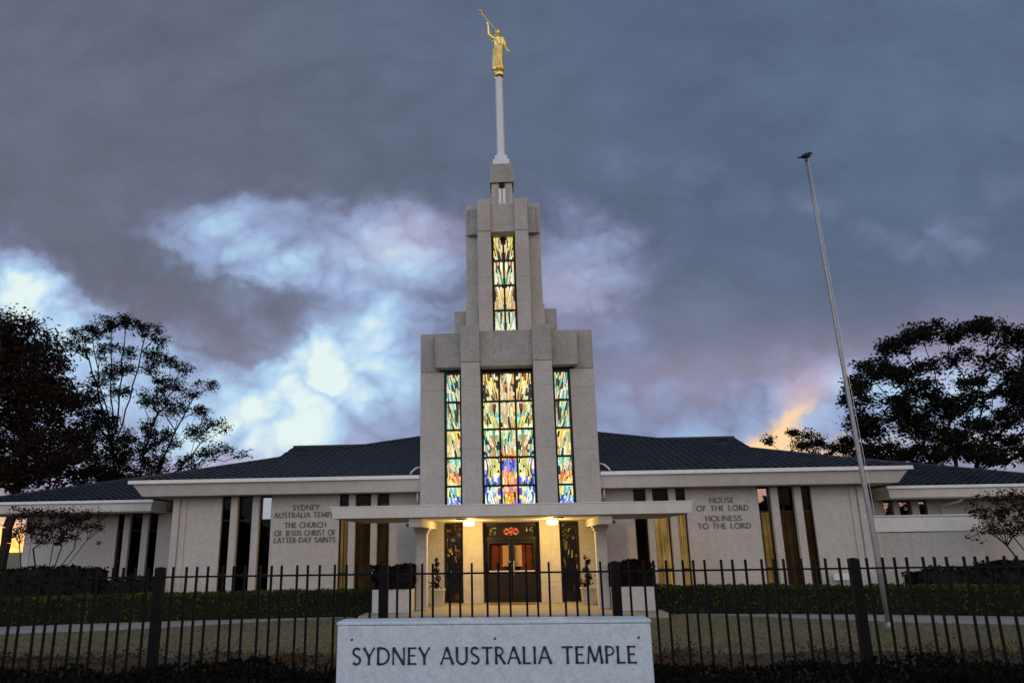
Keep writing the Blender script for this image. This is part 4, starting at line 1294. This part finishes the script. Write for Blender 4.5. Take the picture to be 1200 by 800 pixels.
# ------------------------------------------------------------------ foliage builders
def leaf_quads(mb, centers, size, flat=0.5, rng=random):
    vs = mb.v; fs = mb.f
    for (x, y, z) in centers:
        a = rng.uniform(0, 2 * pi); tz = rng.uniform(-flat, flat) * pi / 2
        l_ = size * rng.choice((0.6, 0.8, 1.0, 1.0, 1.3, 1.7)) * rng.uniform(0.85, 1.15); w_ = l_ * rng.uniform(0.35, 0.6)
        dx_, dy_, dz_ = cos(a) * cos(tz), sin(a) * cos(tz), sin(tz)
        b = rng.uniform(0, 2 * pi)
        ex, ey, ez = cos(b), sin(b), rng.uniform(-0.8, 0.8)
        # side vector = d x e
        sx2, sy2, sz2 = dy_ * ez - dz_ * ey, dz_ * ex - dx_ * ez, dx_ * ey - dy_ * ex
        n_ = sqrt(sx2 * sx2 + sy2 * sy2 + sz2 * sz2) + 1e-6
        k = w_ / n_ * 0.5
        sx2 *= k; sy2 *= k; sz2 *= k
        h2 = l_ * 0.5
        o_ = len(vs)
        vs.append((x - dx_ * h2, y - dy_ * h2, z - dz_ * h2)); vs.append((x + sx2, y + sy2, z + sz2))
        vs.append((x + dx_ * h2, y + dy_ * h2, z + dz_ * h2)); vs.append((x - sx2, y - sy2, z - sz2))
        fs.append((o_, o_ + 1, o_ + 2, o_ + 3))


def fast_build(mb, name, mt, parent=None):
    me = bpy.data.meshes.new(name); me.from_pydata(mb.v, [], mb.f); me.update()
    me.materials.append(M[mt])
    ob = bpy.data.objects.new(name, me); COL.objects.link(ob)
    if parent: ob.parent = parent
    return ob


def limbs(trunks, targets, r_tip=0.018, power=0.45, wob=0.35, seg=0.9, rng=random):
    """grow limbs: every clump joins the nearest lower node; radii add up toward the trunk"""
    pos = []; par = []; cnt = []
    for tr_ in trunks:
        prev = -1
        P = [Vector(q) for q in tr_]
        for i in range(len(P) - 1):
            n = max(1, int((P[i + 1] - P[i]).length / seg))
            for k in range(n + (1 if i == len(P) - 2 else 0)):
                q = P[i].lerp(P[i + 1], k / n) + (Vector((rng.uniform(-1, 1), rng.uniform(-1, 1), 0)) * 0.10 if prev >= 0 else Vector())
                pos.append(q); par.append(prev); cnt.append(0); prev = len(pos) - 1
    c0 = Vector(trunks[0][-1])
    for tg in sorted(targets, key=lambda q: (Vector(q) - c0).length):
        tg = Vector(tg)
        best, bd = 0, 1e9
        for i, q in enumerate(pos):
            d = tg - q
            L_ = d.length
            cost = L_ + (3.0 * max(0, 0.55 * L_ - d.z))
            if cost < bd: bd, best = cost, i
        q = pos[best]; L_ = (tg - q).length
        n = max(1, int(L_ / seg)); prev = best
        for k in range(1, n + 1):
            t_ = k / n
            p_ = q.lerp(tg, t_); p_.z += -0.18 * L_ * sin(pi * t_) * 0.5
            if k < n: p_ += Vector((rng.uniform(-1, 1), rng.uniform(-1, 1), rng.uniform(-1, 1))) * wob * 0.35
            pos.append(p_); par.append(prev); cnt.append(0); prev = len(pos) - 1
        j = prev
        while j >= 0: cnt[j] += 1; j = par[j]
    mb = MB()
    rad = [r_tip * max(1, c) ** power for c in cnt]
    for i in range(len(pos)):
        if par[i] >= 0:
            mb.tube([pos[par[i]], pos[i]], [min(rad[par[i]], rad[i] * 1.6), rad[i]], 5, cap=False)
    return mb, pos


def tree(name, label, cat, group, Y, trunks, lobes, leaf_mt, bark_mt, depth, clump_n, leaves, lsize, csize, seed, r_tip=0.02, power=0.45, flat=0.5, extra=0.0):
    rng = random.Random(seed)
    T = empty(name, label, cat, group)
    clumps = []
    for (x, z, rx, rz) in lobes:
        n = max(2, int(clump_n * rx * rz * 4))
        dy0 = rng.uniform(-depth, depth)
        for _ in range(n):
            while True:
                a, b, c = rng.uniform(-1, 1), rng.uniform(-1, 1), rng.uniform(-1, 1)
                if a * a + b * b + c * c <= 1: break
            clumps.append((x + a * rx * 1.05, Y + dy0 + b * max(rx, 0.8) * 1.2, z + c * rz * 1.05))
    mb, pos = limbs(trunks, clumps, r_tip=r_tip, power=power, rng=rng)
    fast_build(mb, 'trunk', bark_mt, T)
    lv = MB(); cs = []
    for (x, y, z) in clumps:
        sc = csize * rng.uniform(0.55, 1.35)
        for _ in range(int(leaves * rng.uniform(0.6, 1.4))):
            g1, g2, g3 = rng.gauss(0, 1), rng.gauss(0, 1), rng.gauss(0, 1)
            q = sqrt(g1 * g1 + g2 * g2 + g3 * g3)
            if q > 2.4:
                k_ = rng.uniform(0.4, 2.2) / q; g1, g2, g3 = g1 * k_, g2 * k_, g3 * k_
            cs.append((x + g1 * sc, y + g2 * sc, z + g3 * 0.62 * sc))
    leaf_quads(lv, cs, lsize, flat, rng)
    fast_build(lv, 'crown', leaf_mt, T)
    return T


DENSE = [(-32.0, 15.2, 2.27, 1.61), (-29.7, 14.1, 2.13, 1.81), (-30.8, 12.1, 3.33, 2.23), (-28.5, 10.9, 1.6, 2.3), (-30.8, 8.6, 2.72, 1.87), (-27.4, 8.0, 2.26, 1.69), (-28.9, 6.9, 2.68, 0.77), (-33.7, 12.4, 2.8, 3.96), (-34.9, 16.4, 2.59, 1.46), (-35, 9.0, 2.4, 1.8), (-32.4, 6.7, 2.3, 0.7), (-30.0, 6.4, 1.6, 0.5), (-27.0, 6.3, 1.6, 0.5)]
GUM_A = [(-31.2, 16.5, 0.64, 0.32), (-30.6, 17.1, 0.83, 0.39), (-29.7, 17.6, 0.96, 0.45), (-28.5, 18.0, 1.09, 0.39), (-27.3, 18.1, 0.96, 0.39), (-26.2, 17.6, 0.82, 0.45), (-25.2, 16.8, 0.56, 0.32), (-29.6, 15.8, 0.57, 0.39), (-28.4, 16.2, 0.57, 0.39), (-27.2, 15.9, 0.63, 0.39), (-28.5, 14.4, 0.75, 0.5), (-27.4, 14.7, 0.63, 0.44), (-29.7, 13.9, 0.63, 0.44), (-27.5, 13.1, 0.75, 0.49), (-28.9, 12.5, 0.75, 0.49), (-29.9, 12.4, 0.56, 0.49), (-27.9, 10.5, 0.86, 1.09), (-29.2, 11.1, 0.99, 0.73), (-26.9, 9.0, 0.98, 1.49), (-28.0, 7.8, 1.69, 1.06), (-29.8, 9.4, 0.98, 1.2), (-28.9, 7.0, 1.81, 0.7), (-26.9, 7.0, 0.97, 0.81)]
GUM_B = [(-26.5, 16.5, 0.86, 0.53), (-25.4, 15.8, 0.86, 0.53), (-24.4, 15.3, 0.72, 0.46), (-22.8, 14.2, 0.78, 0.33), (-27.0, 15.5, 0.73, 0.66), (-25.6, 14.2, 1.05, 0.66), (-23.9, 13.4, 0.84, 0.45), (-26.4, 13.0, 1.04, 0.84), (-24.8, 12.3, 1.1, 0.65), (-22.8, 11.9, 0.77, 0.51), (-21.6, 10.9, 0.84, 0.45), (-23.2, 10.4, 0.96, 0.56), (-25.0, 9.8, 1.02, 0.75), (-20.8, 9.2, 0.64, 0.37), (-22.0, 8.8, 0.82, 0.5), (-26.8, 9.7, 0.77, 1.9), (-19.6, 8.7, 0.45, 0.31), (-23.8, 8.2, 1.15, 0.5), (-26.9, 7.8, 0.89, 1.11), (-25.3, 8.1, 0.89, 0.74)]
GUM_R = [(20.4, 9.8, 0.64, 1.03), (21.2, 11.3, 0.79, 0.58), (22.1, 12.2, 0.8, 0.52), (23.0, 13.1, 0.8, 0.54), (24.1, 13.8, 0.85, 0.43), (25.4, 14.3, 0.9, 0.43), (26.6, 13.9, 0.74, 0.42), (28.0, 14.5, 0.8, 0.43), (29.1, 14.2, 0.7, 0.48), (30.5, 13.8, 0.89, 0.64), (31.8, 13.5, 1.22, 0.96), (23.3, 11.7, 0.99, 0.68), (21.3, 8.6, 0.98, 0.76), (23.2, 9.8, 0.98, 0.77), (24.7, 10.7, 0.79, 0.62), (24.5, 8.5, 1.16, 0.7), (25.9, 9.6, 1.07, 0.72), (27.1, 11.1, 0.78, 0.52), (28.8, 12.1, 0.68, 0.42), (30.1, 11.1, 0.77, 0.77), (22.1, 7.2, 1.26, 0.69), (23.9, 6.9, 1.16, 0.59), (26.0, 7.6, 1.15, 0.75), (27.7, 8.6, 0.77, 0.61), (29.2, 9.0, 0.67, 0.56), (30.5, 9.9, 0.77, 0.82), (27.3, 6.7, 1.24, 0.59), (29.5, 7.0, 0.76, 0.59), (20.1, 7.2, 0.68, 0.7), (31.4, 8.4, 0.95, 2.01), (27.0, 12.6, 0.7, 0.4), (29.2, 10.4, 0.8, 0.5), (27.0, 9.8, 0.8, 0.5), (28.6, 7.4, 0.9, 0.5), (31.2, 12.0, 0.9, 0.6), (25.6, 12.4, 0.7, 0.4), (33.0, 10.5, 1.2, 2.0)]
FAR = [(26.0, 11.8, 0.83, 0.42), (27.2, 12.3, 0.91, 0.43), (28.9, 11.8, 1.07, 0.51), (30.5, 11.3, 1.06, 0.42), (32.1, 10.9, 1.14, 0.42), (28.6, 11.0, 2.13, 0.34), (31.4, 10.4, 1.63, 0.33)]
MYR_L = [(-19.5, 3.7, 0.57, 0.27), (-18.6, 3.7, 0.58, 0.24), (-17.7, 3.6, 0.53, 0.27), (-17.1, 3.6, 0.35, 0.21), (-19.1, 3.1, 0.72, 0.31), (-18.0, 3.2, 0.71, 0.3), (-17.1, 3.1, 0.42, 0.24), (-16.7, 3.1, 0.22, 0.13), (-18.3, 2.7, 0.89, 0.24), (-19.6, 2.9, 0.43, 0.23)]
MYR_R = [(17.9, 3.6, 0.43, 0.19), (18.6, 3.7, 0.43, 0.19), (19.4, 3.6, 0.49, 0.25), (17.6, 3.1, 0.31, 0.22), (18.2, 3.1, 0.49, 0.28), (18.9, 3.1, 0.55, 0.31), (17.8, 2.5, 0.37, 0.22), (18.5, 2.5, 0.55, 0.28), (19.3, 2.7, 0.49, 0.37), (17.4, 2.2, 0.18, 0.09)]

tree('dense_tree', 'dense dark rusty-leaved tree at the far left edge behind the low roof', 'tree', None, 44,
     [[(-30.2, 44, 0), (-30.0, 44, 4.5), (-29.8, 44, 8), (-30.5, 44, 12)]], DENSE, 'dense_leaf', 'bark', 1.2, 2.5, 120, 0.20, 0.55, 11, r_tip=0.018)
tree('gum_tree', 'tall airy gum tree with a flat umbrella of leaves over bare fanning limbs', 'tree', None, 50,
     [[(-27.0, 50, 0), (-27.0, 50, 4.7), (-27.35, 50, 8.1), (-27.6, 50, 10.5), (-28.2, 50, 13.0)], [(-27.1, 50, 5.0), (-27.0, 50.3, 9), (-27.2, 50.2, 12)], [(-27.4, 50, 8.5), (-29.0, 50.3, 12.5), (-30.6, 50.3, 16.4)], [(-27.5, 50, 9.5), (-28.9, 49.8, 13.5), (-29.7, 49.8, 16.9)], [(-27.6, 50, 10.5), (-28.3, 50.2, 14), (-28.6, 50.2, 17.4)], [(-27.4, 50, 10), (-27.4, 49.8, 14), (-27.4, 49.8, 17.5)], [(-27.3, 50, 9.0), (-26.7, 50.2, 13.5), (-26.1, 50.2, 17.0)]], GUM_A, 'gum_leaf', 'bark', 0.8, 13.0, 46, 0.14, 0.26, 12, r_tip=0.010)
tree('gum_tree', 'ragged gum tree leaning over the left roof, its crown stepping down to the right', 'tree', None, 53,
     [[(-26.6, 53, 0), (-26.7, 53, 4.8), (-26.95, 53, 8.4), (-26.8, 53, 11.6)], [(-26.5, 53, 5.0), (-25.3, 53.4, 9.0), (-24.6, 53.4, 11.4)], [(-26.6, 53, 4.6), (-24.0, 52.6, 7.6), (-22.4, 52.6, 9.6)], [(-26.8, 53, 9.0), (-26.0, 53.2, 13), (-25.5, 53.2, 15.4)], [(-26.0, 53, 7.0), (-24.2, 53, 11.5), (-23.2, 53, 13.6)]], GUM_B, 'gum_leaf', 'bark', 0.8, 10.5, 42, 0.14, 0.27, 13, r_tip=0.010)
tree('gum_tree', 'broad dark gum tree with sky gaps between its limbs behind the right-hand roof', 'tree', None, 45,
     [[(25.7, 45, 0), (25.7, 45, 4.5), (25.8, 45, 6.5), (25.3, 45, 9.0)], [(25.9, 45, 4.0), (28.0, 45.3, 8.2), (29.2, 45.3, 11)], [(25.6, 45, 4.2), (23.4, 44.8, 8.0), (22.6, 44.8, 10)]], GUM_R, 'gum_leaf', 'bark', 0.9, 7.0, 112, 0.17, 0.35, 14, r_tip=0.011)
tree('gum_tree', 'small far-off gum tree with a low spreading crown beside the orange sky', 'tree', None, 75,
     [[(29.2, 75, 0), (29.2, 75, 7), (29.0, 75, 9.5)]], FAR, 'gum_leaf', 'bark', 0.8, 2.6, 120, 0.20, 0.38, 15, r_tip=0.018)
tree('crepe_myrtle', 'nearly bare multi-stemmed shrub in front of the left low wing', 'shrub', None, 29.9,
     [[(-18.9, 29.9, 0), (-18.9, 29.9, 1.4), (-19.1, 29.9, 2.3)], [(-18.7, 29.9, 0), (-18.3, 29.9, 1.5), (-17.9, 29.9, 2.4)], [(-18.5, 30.0, 0), (-17.7, 30.0, 1.6), (-17.1, 30.0, 2.6)], [(-19.1, 29.8, 0), (-19.6, 29.8, 1.7), (-19.8, 29.8, 2.5)], [(-18.8, 30.1, 0), (-18.6, 30.1, 1.6), (-18.4, 30.1, 2.6)], [(-18.6, 29.7, 0), (-18.0, 29.7, 1.3), (-17.4, 29.7, 2.3)], [(-19.0, 30, 0), (-19.3, 30, 1.6), (-19.4, 30, 2.6)]],
     MYR_L, 'dry_leaf', 'bark', 0.35, 60, 13, 0.09, 0.12, 16, r_tip=0.005, power=0.38)
tree('crepe_myrtle', 'nearly bare reddish shrub in front of the right low wing at the frame edge', 'shrub', None, 29.6,
     [[(18.95, 29.6, 0), (18.95, 29.6, 1.5), (18.6, 29.6, 2.2)], [(19.0, 29.6, 0.6), (19.3, 29.6, 1.7), (19.5, 29.6, 2.6)], [(18.9, 29.6, 0.9), (18.3, 29.6, 1.9), (17.9, 29.6, 2.4)]],
     MYR_R, 'dry_leaf', 'bark', 0.35, 60, 13, 0.09, 0.12, 17, r_tip=0.005, power=0.38)


def hedge(name, label, cat, group, fy, x0, x1, depth, z0f, hfun, leaf_mt, lsize, dens, seed, rough=0.05, step=0.25):
    rng = random.Random(seed)
    H = empty(name, label, cat, group)
    n = max(2, int((x1 - x0) / step))
    mb = MB(); vs = []
    ins = 0.06
    for i in range(n + 1):
        x = x0 + (x1 - x0) * i / n; x = min(max(x, x0 + ins), x1 - ins)
        yf = fy(x) + ins; yb = yf + depth - 2 * ins; zt2 = z0f(x) + hfun(x) - ins
        vs += [(x, yf, z0f(x)), (x, yf, zt2), (x, yb, zt2), (x, yb, z0f(x))]
    fs = []
    for i in range(n):
        for k in range(3): fs.append((4 * i + k, 4 * i + 4 + k, 4 * i + 5 + k, 4 * i + k + 1))
    fs += [(0, 1, 2, 3), (4 * n + 3, 4 * n + 2, 4 * n + 1, 4 * n)]
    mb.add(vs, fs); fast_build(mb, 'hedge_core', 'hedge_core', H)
    cs = []
    L_ = x1 - x0

    def bumpy(x, y, z):
        return mnoise.noise(Vector((x * 1.7, y * 1.7, z * 1.7 + seed))) * rough * 1.4 + mnoise.noise(Vector((x * 5, y * 5, z * 5 + seed))) * rough * 0.6
    hm = hfun((x0 + x1) / 2)
    for _ in range(int(dens * L_ * hm)):
        x = rng.uniform(x0, x1); z = rng.uniform(0.02, 1) * hfun(x)
        cs.append((x, fy(x) - bumpy(x, 0, z) + rng.uniform(-0.02, 0.05), z0f(x) + z))
    for _ in range(int(dens * L_ * depth)):
        x = rng.uniform(x0, x1); y = rng.uniform(0, depth)
        cs.append((x, fy(x) + y, z0f(x) + hfun(x) + bumpy(x, y, 7) + rng.uniform(-0.05, 0.02)))
    for xe in (x0, x1):
        for _ in range(int(dens * depth * hm)):
            y = rng.uniform(0, depth); z = rng.uniform(0.02, 1) * hfun(xe)
            cs.append((xe + bumpy(1, y, z) * 0.8, fy(xe) + y, z0f(xe) + z))
    lv = MB(); leaf_quads(lv, cs, lsize, 0.9, rng)
    fast_build(lv, 'foliage', leaf_mt, H)
    return H


hedge('hedge', 'long clipped dark green hedge left of the entrance, below the left wing windows', 'hedge', 'clipped hedges flanking the entrance', hedge_y, -26, -4.62, 1.25, lambda x: gz(hedge_y(x)), lambda x: 0.80, 'hedge_leaf', 0.085, 330, 21)
hedge('hedge', 'long clipped dark green hedge right of the entrance, behind the flagpole', 'hedge', 'clipped hedges flanking the entrance', hedge_y, 4.62, 26, 1.25, lambda x: gz(hedge_y(x)), lambda x: 0.80, 'hedge_leaf', 0.085, 330, 22)
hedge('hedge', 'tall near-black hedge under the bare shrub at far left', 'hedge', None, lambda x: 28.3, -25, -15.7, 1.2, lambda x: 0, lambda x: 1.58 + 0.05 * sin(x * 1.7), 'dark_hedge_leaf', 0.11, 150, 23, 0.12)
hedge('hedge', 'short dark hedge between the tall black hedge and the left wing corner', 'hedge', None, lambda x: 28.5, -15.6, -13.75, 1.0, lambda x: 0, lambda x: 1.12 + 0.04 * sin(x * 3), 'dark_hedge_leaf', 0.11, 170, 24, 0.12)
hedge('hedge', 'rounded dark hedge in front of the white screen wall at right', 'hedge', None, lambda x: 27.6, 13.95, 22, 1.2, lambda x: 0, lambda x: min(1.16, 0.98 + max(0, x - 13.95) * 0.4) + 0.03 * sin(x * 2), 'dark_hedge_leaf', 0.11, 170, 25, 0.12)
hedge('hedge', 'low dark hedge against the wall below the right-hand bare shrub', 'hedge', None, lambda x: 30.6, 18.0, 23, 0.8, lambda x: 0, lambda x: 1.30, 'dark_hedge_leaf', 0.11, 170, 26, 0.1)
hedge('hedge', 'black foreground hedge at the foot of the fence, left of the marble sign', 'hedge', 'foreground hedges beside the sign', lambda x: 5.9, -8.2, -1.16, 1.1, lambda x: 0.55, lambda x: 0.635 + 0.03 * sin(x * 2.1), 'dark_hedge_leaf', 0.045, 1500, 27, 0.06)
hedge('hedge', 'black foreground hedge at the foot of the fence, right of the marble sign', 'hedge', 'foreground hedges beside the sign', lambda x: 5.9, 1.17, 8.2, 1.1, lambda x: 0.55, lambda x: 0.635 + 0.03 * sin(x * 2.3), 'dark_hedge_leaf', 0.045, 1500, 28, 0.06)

rng = random.Random(99)
wd_ = MB(); cs = []
for _ in range(9000):
    x = rng.uniform(-70, 70); top = 5.2 + 0.9 * sin(x * 0.23) + 0.7 * sin(x * 0.61 + 1) + 0.6 * sin(x * 1.7)
    cs.append((x, -44 + rng.uniform(-3, 3), 0.5 + top * rng.random() ** 0.7))
leaf_quads(wd_, cs, 1.5, 0.8, rng)
tag(fast_build(wd_, 'woodland', 'dark_hedge_leaf'), 'dark line of trees across the street, mirrored in the windows', 'woodland', kind='stuff')

# planters with burgundy hedges beside the columns
for s, side in ((-1, 'left'), (1, 'right')):
    x0, x1 = sx(s, 3.22, 4.50)
    pw = empty('planter_wall', 'low cream masonry planter beside the %s entrance column' % side, 'planter', 'planters flanking the entrance')
    mb = MB().box(x0, x1, 25.0, 25.18, 0.141, 0.86).box(x0, x1, 26.1, 26.28, 0.141, 0.86).box(x0, x0 + 0.18, 25.183, 26.097, 0.141, 0.859).box(x1 - 0.18, x1, 25.183, 26.097, 0.141, 0.859)
    mb.build('planter_shell', 'quartz_wall', pw, 0.01)
    bx('soil', 'mulch', pw, x0 + 0.18, x1 - 0.18, 25.18, 26.1, 0.2, 0.80, 0)
    hedge('burgundy_hedge', 'clipped burgundy-leaved hedge growing out of the %s cream planter' % side, 'hedge', 'burgundy hedges in the planters', lambda x: 24.97, x0 - 0.02, x1 + 0.02, 1.3, lambda x: 0.862, lambda x: 0.70 + 0.05 * sin(x * 5), 'burgundy_leaf', 0.075, 700, 30 + s, 0.08)

# potted plants by the piers
for s, side in ((-1, 'left'), (1, 'right')):
    rng = random.Random(50 + s)
    P = empty('potted_plant', 'dark leggy plant in a square cream pot at the %s pier of the doorway' % side, 'potted plant', 'potted plants by the doorway')
    cx_, cy_ = s * 2.66, 27.7
    mb = MB()
    mb.add([(cx_ - 0.2, cy_ - 0.2, 0.142), (cx_ + 0.2, cy_ - 0.2, 0.142), (cx_ + 0.2, cy_ + 0.2, 0.142), (cx_ - 0.2, cy_ + 0.2, 0.142),
            (cx_ - 0.245, cy_ - 0.245, 0.66), (cx_ + 0.245, cy_ - 0.245, 0.66), (cx_ + 0.245, cy_ + 0.245, 0.66), (cx_ - 0.245, cy_ + 0.245, 0.66)],
           [(0, 3, 2, 1), (4, 5, 6, 7), (0, 1, 5, 4), (1, 2, 6, 5), (2, 3, 7, 6), (3, 0, 4, 7)])
    mb.box(cx_ - 0.265, cx_ + 0.265, cy_ - 0.265, cy_ + 0.265, 0.662, 0.72)
    mb.build('pot', 'cream_stone', P, 0.008)
    st = [(cx_, cy_, 0.70), (cx_ + 0.05, cy_, 1.0), (cx_ - 0.04, cy_ + 0.02, 1.3), (cx_ + 0.02, cy_, 1.62)]
    MB().tube(st, [0.03, 0.025, 0.02, 0.012], 6).build('stem', 'bark', P)
    cs = []
    for (zc, r_, n) in ((0.84, 0.17, 160), (1.08, 0.13, 110), (1.32, 0.11, 90), (1.55, 0.09, 70), (1.72, 0.05, 30)):
        ox = rng.uniform(-0.09, 0.09)
        for _ in range(n): cs.append((cx_ + ox + rng.gauss(0, 0.55) * r_, cy_ + rng.gauss(0, 0.55) * r_, zc + rng.gauss(0, 0.55) * r_))
    lv = MB(); leaf_quads(lv, cs, 0.075, 0.7, rng); fast_build(lv, 'foliage', 'burgundy_leaf', P)

# door mat
ob = bx('door_mat', 'mat_fibre', None, -0.83, 0.83, 27.9, 28.75, 0.140, 0.158, 0.004)
tag(ob, 'flat brown mat lying on the terrace in front of the double door', 'mat')

# flood light at the foot of the right wing
FL = empty('flood_light', 'small white ground light against the right wing wall behind the hedge', 'light')
bx('housing', 'gutter_paint', FL, 12.15, 12.75, 30.16, 30.34, 0.72, 0.98, 0.03)
bx('bracket', 'gutter_paint', FL, 12.42, 12.48, 30.2, 30.26, 0.0, 0.72, 0)

# grass blades over the lawn between path and fence
rng = random.Random(77)
gb = MB()
for _ in range(52000):
    x = rng.uniform(-17, 17); y = 24.2 - rng.random() ** 0.8 * 9.9
    if abs(x) < 2.25 or y > hedge_y(x) - max(0.15, min(2.5, (abs(x) - 5.2) * 0.42)): continue
    z = gz(y); h_ = rng.uniform(0.025, 0.07); a = rng.uniform(0, 2 * pi); w_ = rng.uniform(0.006, 0.014)
    lx, ly = rng.uniform(-0.03, 0.03), rng.uniform(-0.03, 0.03)
    o_ = len(gb.v)
    gb.v += [(x - cos(a) * w_, y - sin(a) * w_, z), (x + cos(a) * w_, y + sin(a) * w_, z), (x + lx, y + ly, z + h_)]
    gb.f.append((o_, o_ + 1, o_ + 2))
tag(fast_build(gb, 'grass', 'grass_blade'), 'thin dry lawn grass between the fence and the path', 'grass', kind='stuff')

rng = random.Random(78)
gc = MB(); cs = []
for _ in range(260):
    cx_, cy_ = rng.uniform(-15, 15), rng.uniform(9.6, 14.4)
    r_ = rng.uniform(0.08, 0.30)
    for _k in range(int(90 * r_ / 0.2)):
        cs.append((cx_ + rng.gauss(0, r_), cy_ + rng.gauss(0, r_), gz(cy_) + abs(rng.gauss(0, 0.35)) * r_ * 0.8 + 0.01))
leaf_quads(gc, cs, 0.055, 0.7, rng)
tag(fast_build(gc, 'ground_cover', 'litter_leaf'), 'low brown ground cover and leaf litter in the bed along the fence', 'ground cover', kind='stuff')

# ------------------------------------------------------------------ fence
FY = 7.9
F = empty('iron_fence', 'black iron picket fence running across the lawn behind the marble sign', 'fence')
posts = [-3.54 + 2.35 * k for k in range(-2, 7)]
post_me = None
for x in posts:
    if post_me is None:
        p0 = MB().box(x - 0.045, x + 0.045, FY - 0.045, FY + 0.045, 0.5, 2.015).build('post', 'black_iron', F, 0.006)
        post_me = p0; x_ref = x
        MB().add([(x - 0.047, FY - 0.047, 2.017), (x + 0.047, FY - 0.047, 2.017), (x + 0.047, FY + 0.047, 2.017), (x - 0.047, FY + 0.047, 2.017), (x, FY, 2.028)],
                 [(3, 2, 1, 0), (0, 1, 4), (1, 2, 4), (2, 3, 4), (3, 0, 4)]).build('post_cap', 'black_iron', p0)
        cap0 = p0.children[0]
    else:
        q = p0.copy(); COL.objects.link(q); q.parent = F; q.location.x = x - x_ref
        c2 = cap0.copy(); COL.objects.link(c2); c2.parent = q
for z in (1.925, 0.66):
    MB().box(-8.24, 10.56, FY - 0.010, FY + 0.010, z - 0.009, z + 0.009).build('rail', 'black_iron', F)
pk = None
xs_p = []
for k in range(len(posts) - 1):
    for gi in range(7):
        xg = posts[k] + 2.35 * gi / 6
        offs = (-0.113, 0, 0.113) if 0 < gi < 6 else ((0.135,) if gi == 0 else (-0.135,))
        xs_p += [xg + o_ for o_ in offs]
xs_p.sort(key=lambda x: abs(x - 0.1))
rest = MB()
for x in xs_p[100:]: rest.box(x - 0.0105, x + 0.0105, FY - 0.0105, FY + 0.0105, 0.55, 2.025)
tag(rest.build('picket_run', 'black_iron', F), kind='stuff')
for i, x in enumerate(xs_p[:100]):
    if pk is None:
        mb = MB().box(-0.0105, 0.0105, FY - 0.0105, FY + 0.0105, 0.55, 2.025)
        pk = mb.build('picket', 'black_iron', F); pk.location.x = x
    else:
        q = pk.copy(); COL.objects.link(q); q.parent = F; q.location.x = x + random.uniform(-0.003, 0.003)
        q.rotation_euler.y = random.uniform(-0.004, 0.004)

# ------------------------------------------------------------------ marble sign
SG = empty('marble_sign', 'pale blue-grey marble sign slab with engraved dark capitals, right before the fence', 'sign')
SY = 5.0
bx('slab', 'sign_marble', SG, -0.985, 0.995, SY, SY + 0.22, 0.5, 1.715, 0.008)
bx('coping', 'sign_marble', SG, -0.99, 1.0, SY - 0.004, SY + 0.226, 1.7165, 1.738, 0.005)
words('SYDNEY AUSTRALIA TEMPLE', -0.885, 0.895, 1.483, 0.102, SY - 0.0005, 0.004, 'engraved_dark', SG, 1.0)
for x in (-0.89, 0.02, 0.915):
    MB().lathe([(0.008, -0.010), (0.008, 0.0), (0.004, 0.004)], 0, 0, 10).build('stud', 'bronze_letter', SG, smooth=True)
    o_ = SG.children[-1] if False else COL.objects[-1]
    o_.rotation_euler.x = radians(90); o_.location = (x, SY - 0.004, 1.632)

# ------------------------------------------------------------------ flagpole and bird
PB = Vector((9.73, 21.0, gz(21.0))); PT = Vector((9.37, 21.0, 13.33))
FP = empty('flagpole', 'tall bare silver flagpole leaning slightly left beyond the fence', 'flagpole')
pts = [PB.lerp(PT, k / 8) for k in range(9)]
MB().tube(pts, [0.078 - 0.046 * k / 8 for k in range(9)], 14).build('pole', 'galvanised', FP, smooth=True)
MB().lathe([(0.14, 0.0), (0.14, 0.03), (0.095, 0.05), (0.085, 0.14)], PB.x, PB.y, 16).build('base_collar', 'galvanised', FP)
MB().lathe([(0.035, PT.z), (0.045, PT.z + 0.02), (0.045, PT.z + 0.07), (0.02, PT.z + 0.09)], PT.x, PT.y, 12).build('truck', 'fixture_metal', FP)
MB().tube([PB + Vector((0.10, -0.03, 1.2)), PB.lerp(PT, 0.5) + Vector((0.085, -0.03, 0)), PT + Vector((0.055, -0.02, 0.02))], 0.006, 5).build('halyard', 'gutter_paint', FP)
MB().box(PB.x + 0.06, PB.x + 0.11, PB.y - 0.045, PB.y - 0.02, 1.15, 1.32).build('cleat', 'galvanised', FP)
bb = MB()
b0 = PT + Vector((0.02, 0, 0.20))
bb.tube([b0 + 0.8 * Vector((-0.33, 0, -0.07)), b0 + 0.8 * Vector((-0.20, 0, -0.05)), b0 + 0.8 * Vector((-0.10, 0, -0.02)), b0 + 0.8 * Vector((0.02, 0, 0.01)), b0 + 0.8 * Vector((0.10, 0, 0.05)), b0 + 0.8 * Vector((0.14, 0, 0.10)), b0 + 0.8 * Vector((0.19, 0, 0.10)), b0 + 0.8 * Vector((0.255, 0, 0.085))],
        [0.022, 0.03, 0.075, 0.092, 0.075, 0.06, 0.035, 0.006], 12)
bb.tube([b0 + 0.8 * Vector((0.0, -0.03, -0.06)), b0 + 0.8 * Vector((0.01, -0.03, -0.115))], 0.009, 6)
bb.tube([b0 + 0.8 * Vector((0.0, 0.03, -0.06)), b0 + 0.8 * Vector((0.01, 0.03, -0.115))], 0.009, 6)
BR = empty('bird', 'small dark bird perched on the tip of the flagpole', 'bird')
bb.build('body', 'bird_feather', BR, smooth=True)
for sgn in (-1, 1):
    MB().tube([b0 + 0.8 * Vector((0.07, sgn * 0.075, 0.03)), b0 + 0.8 * Vector((-0.06, sgn * 0.085, 0.0)), b0 + 0.8 * Vector((-0.24, sgn * 0.03, -0.05))], [0.03, 0.04, 0.008], 8).build('wing', 'bird_feather', BR, smooth=True)
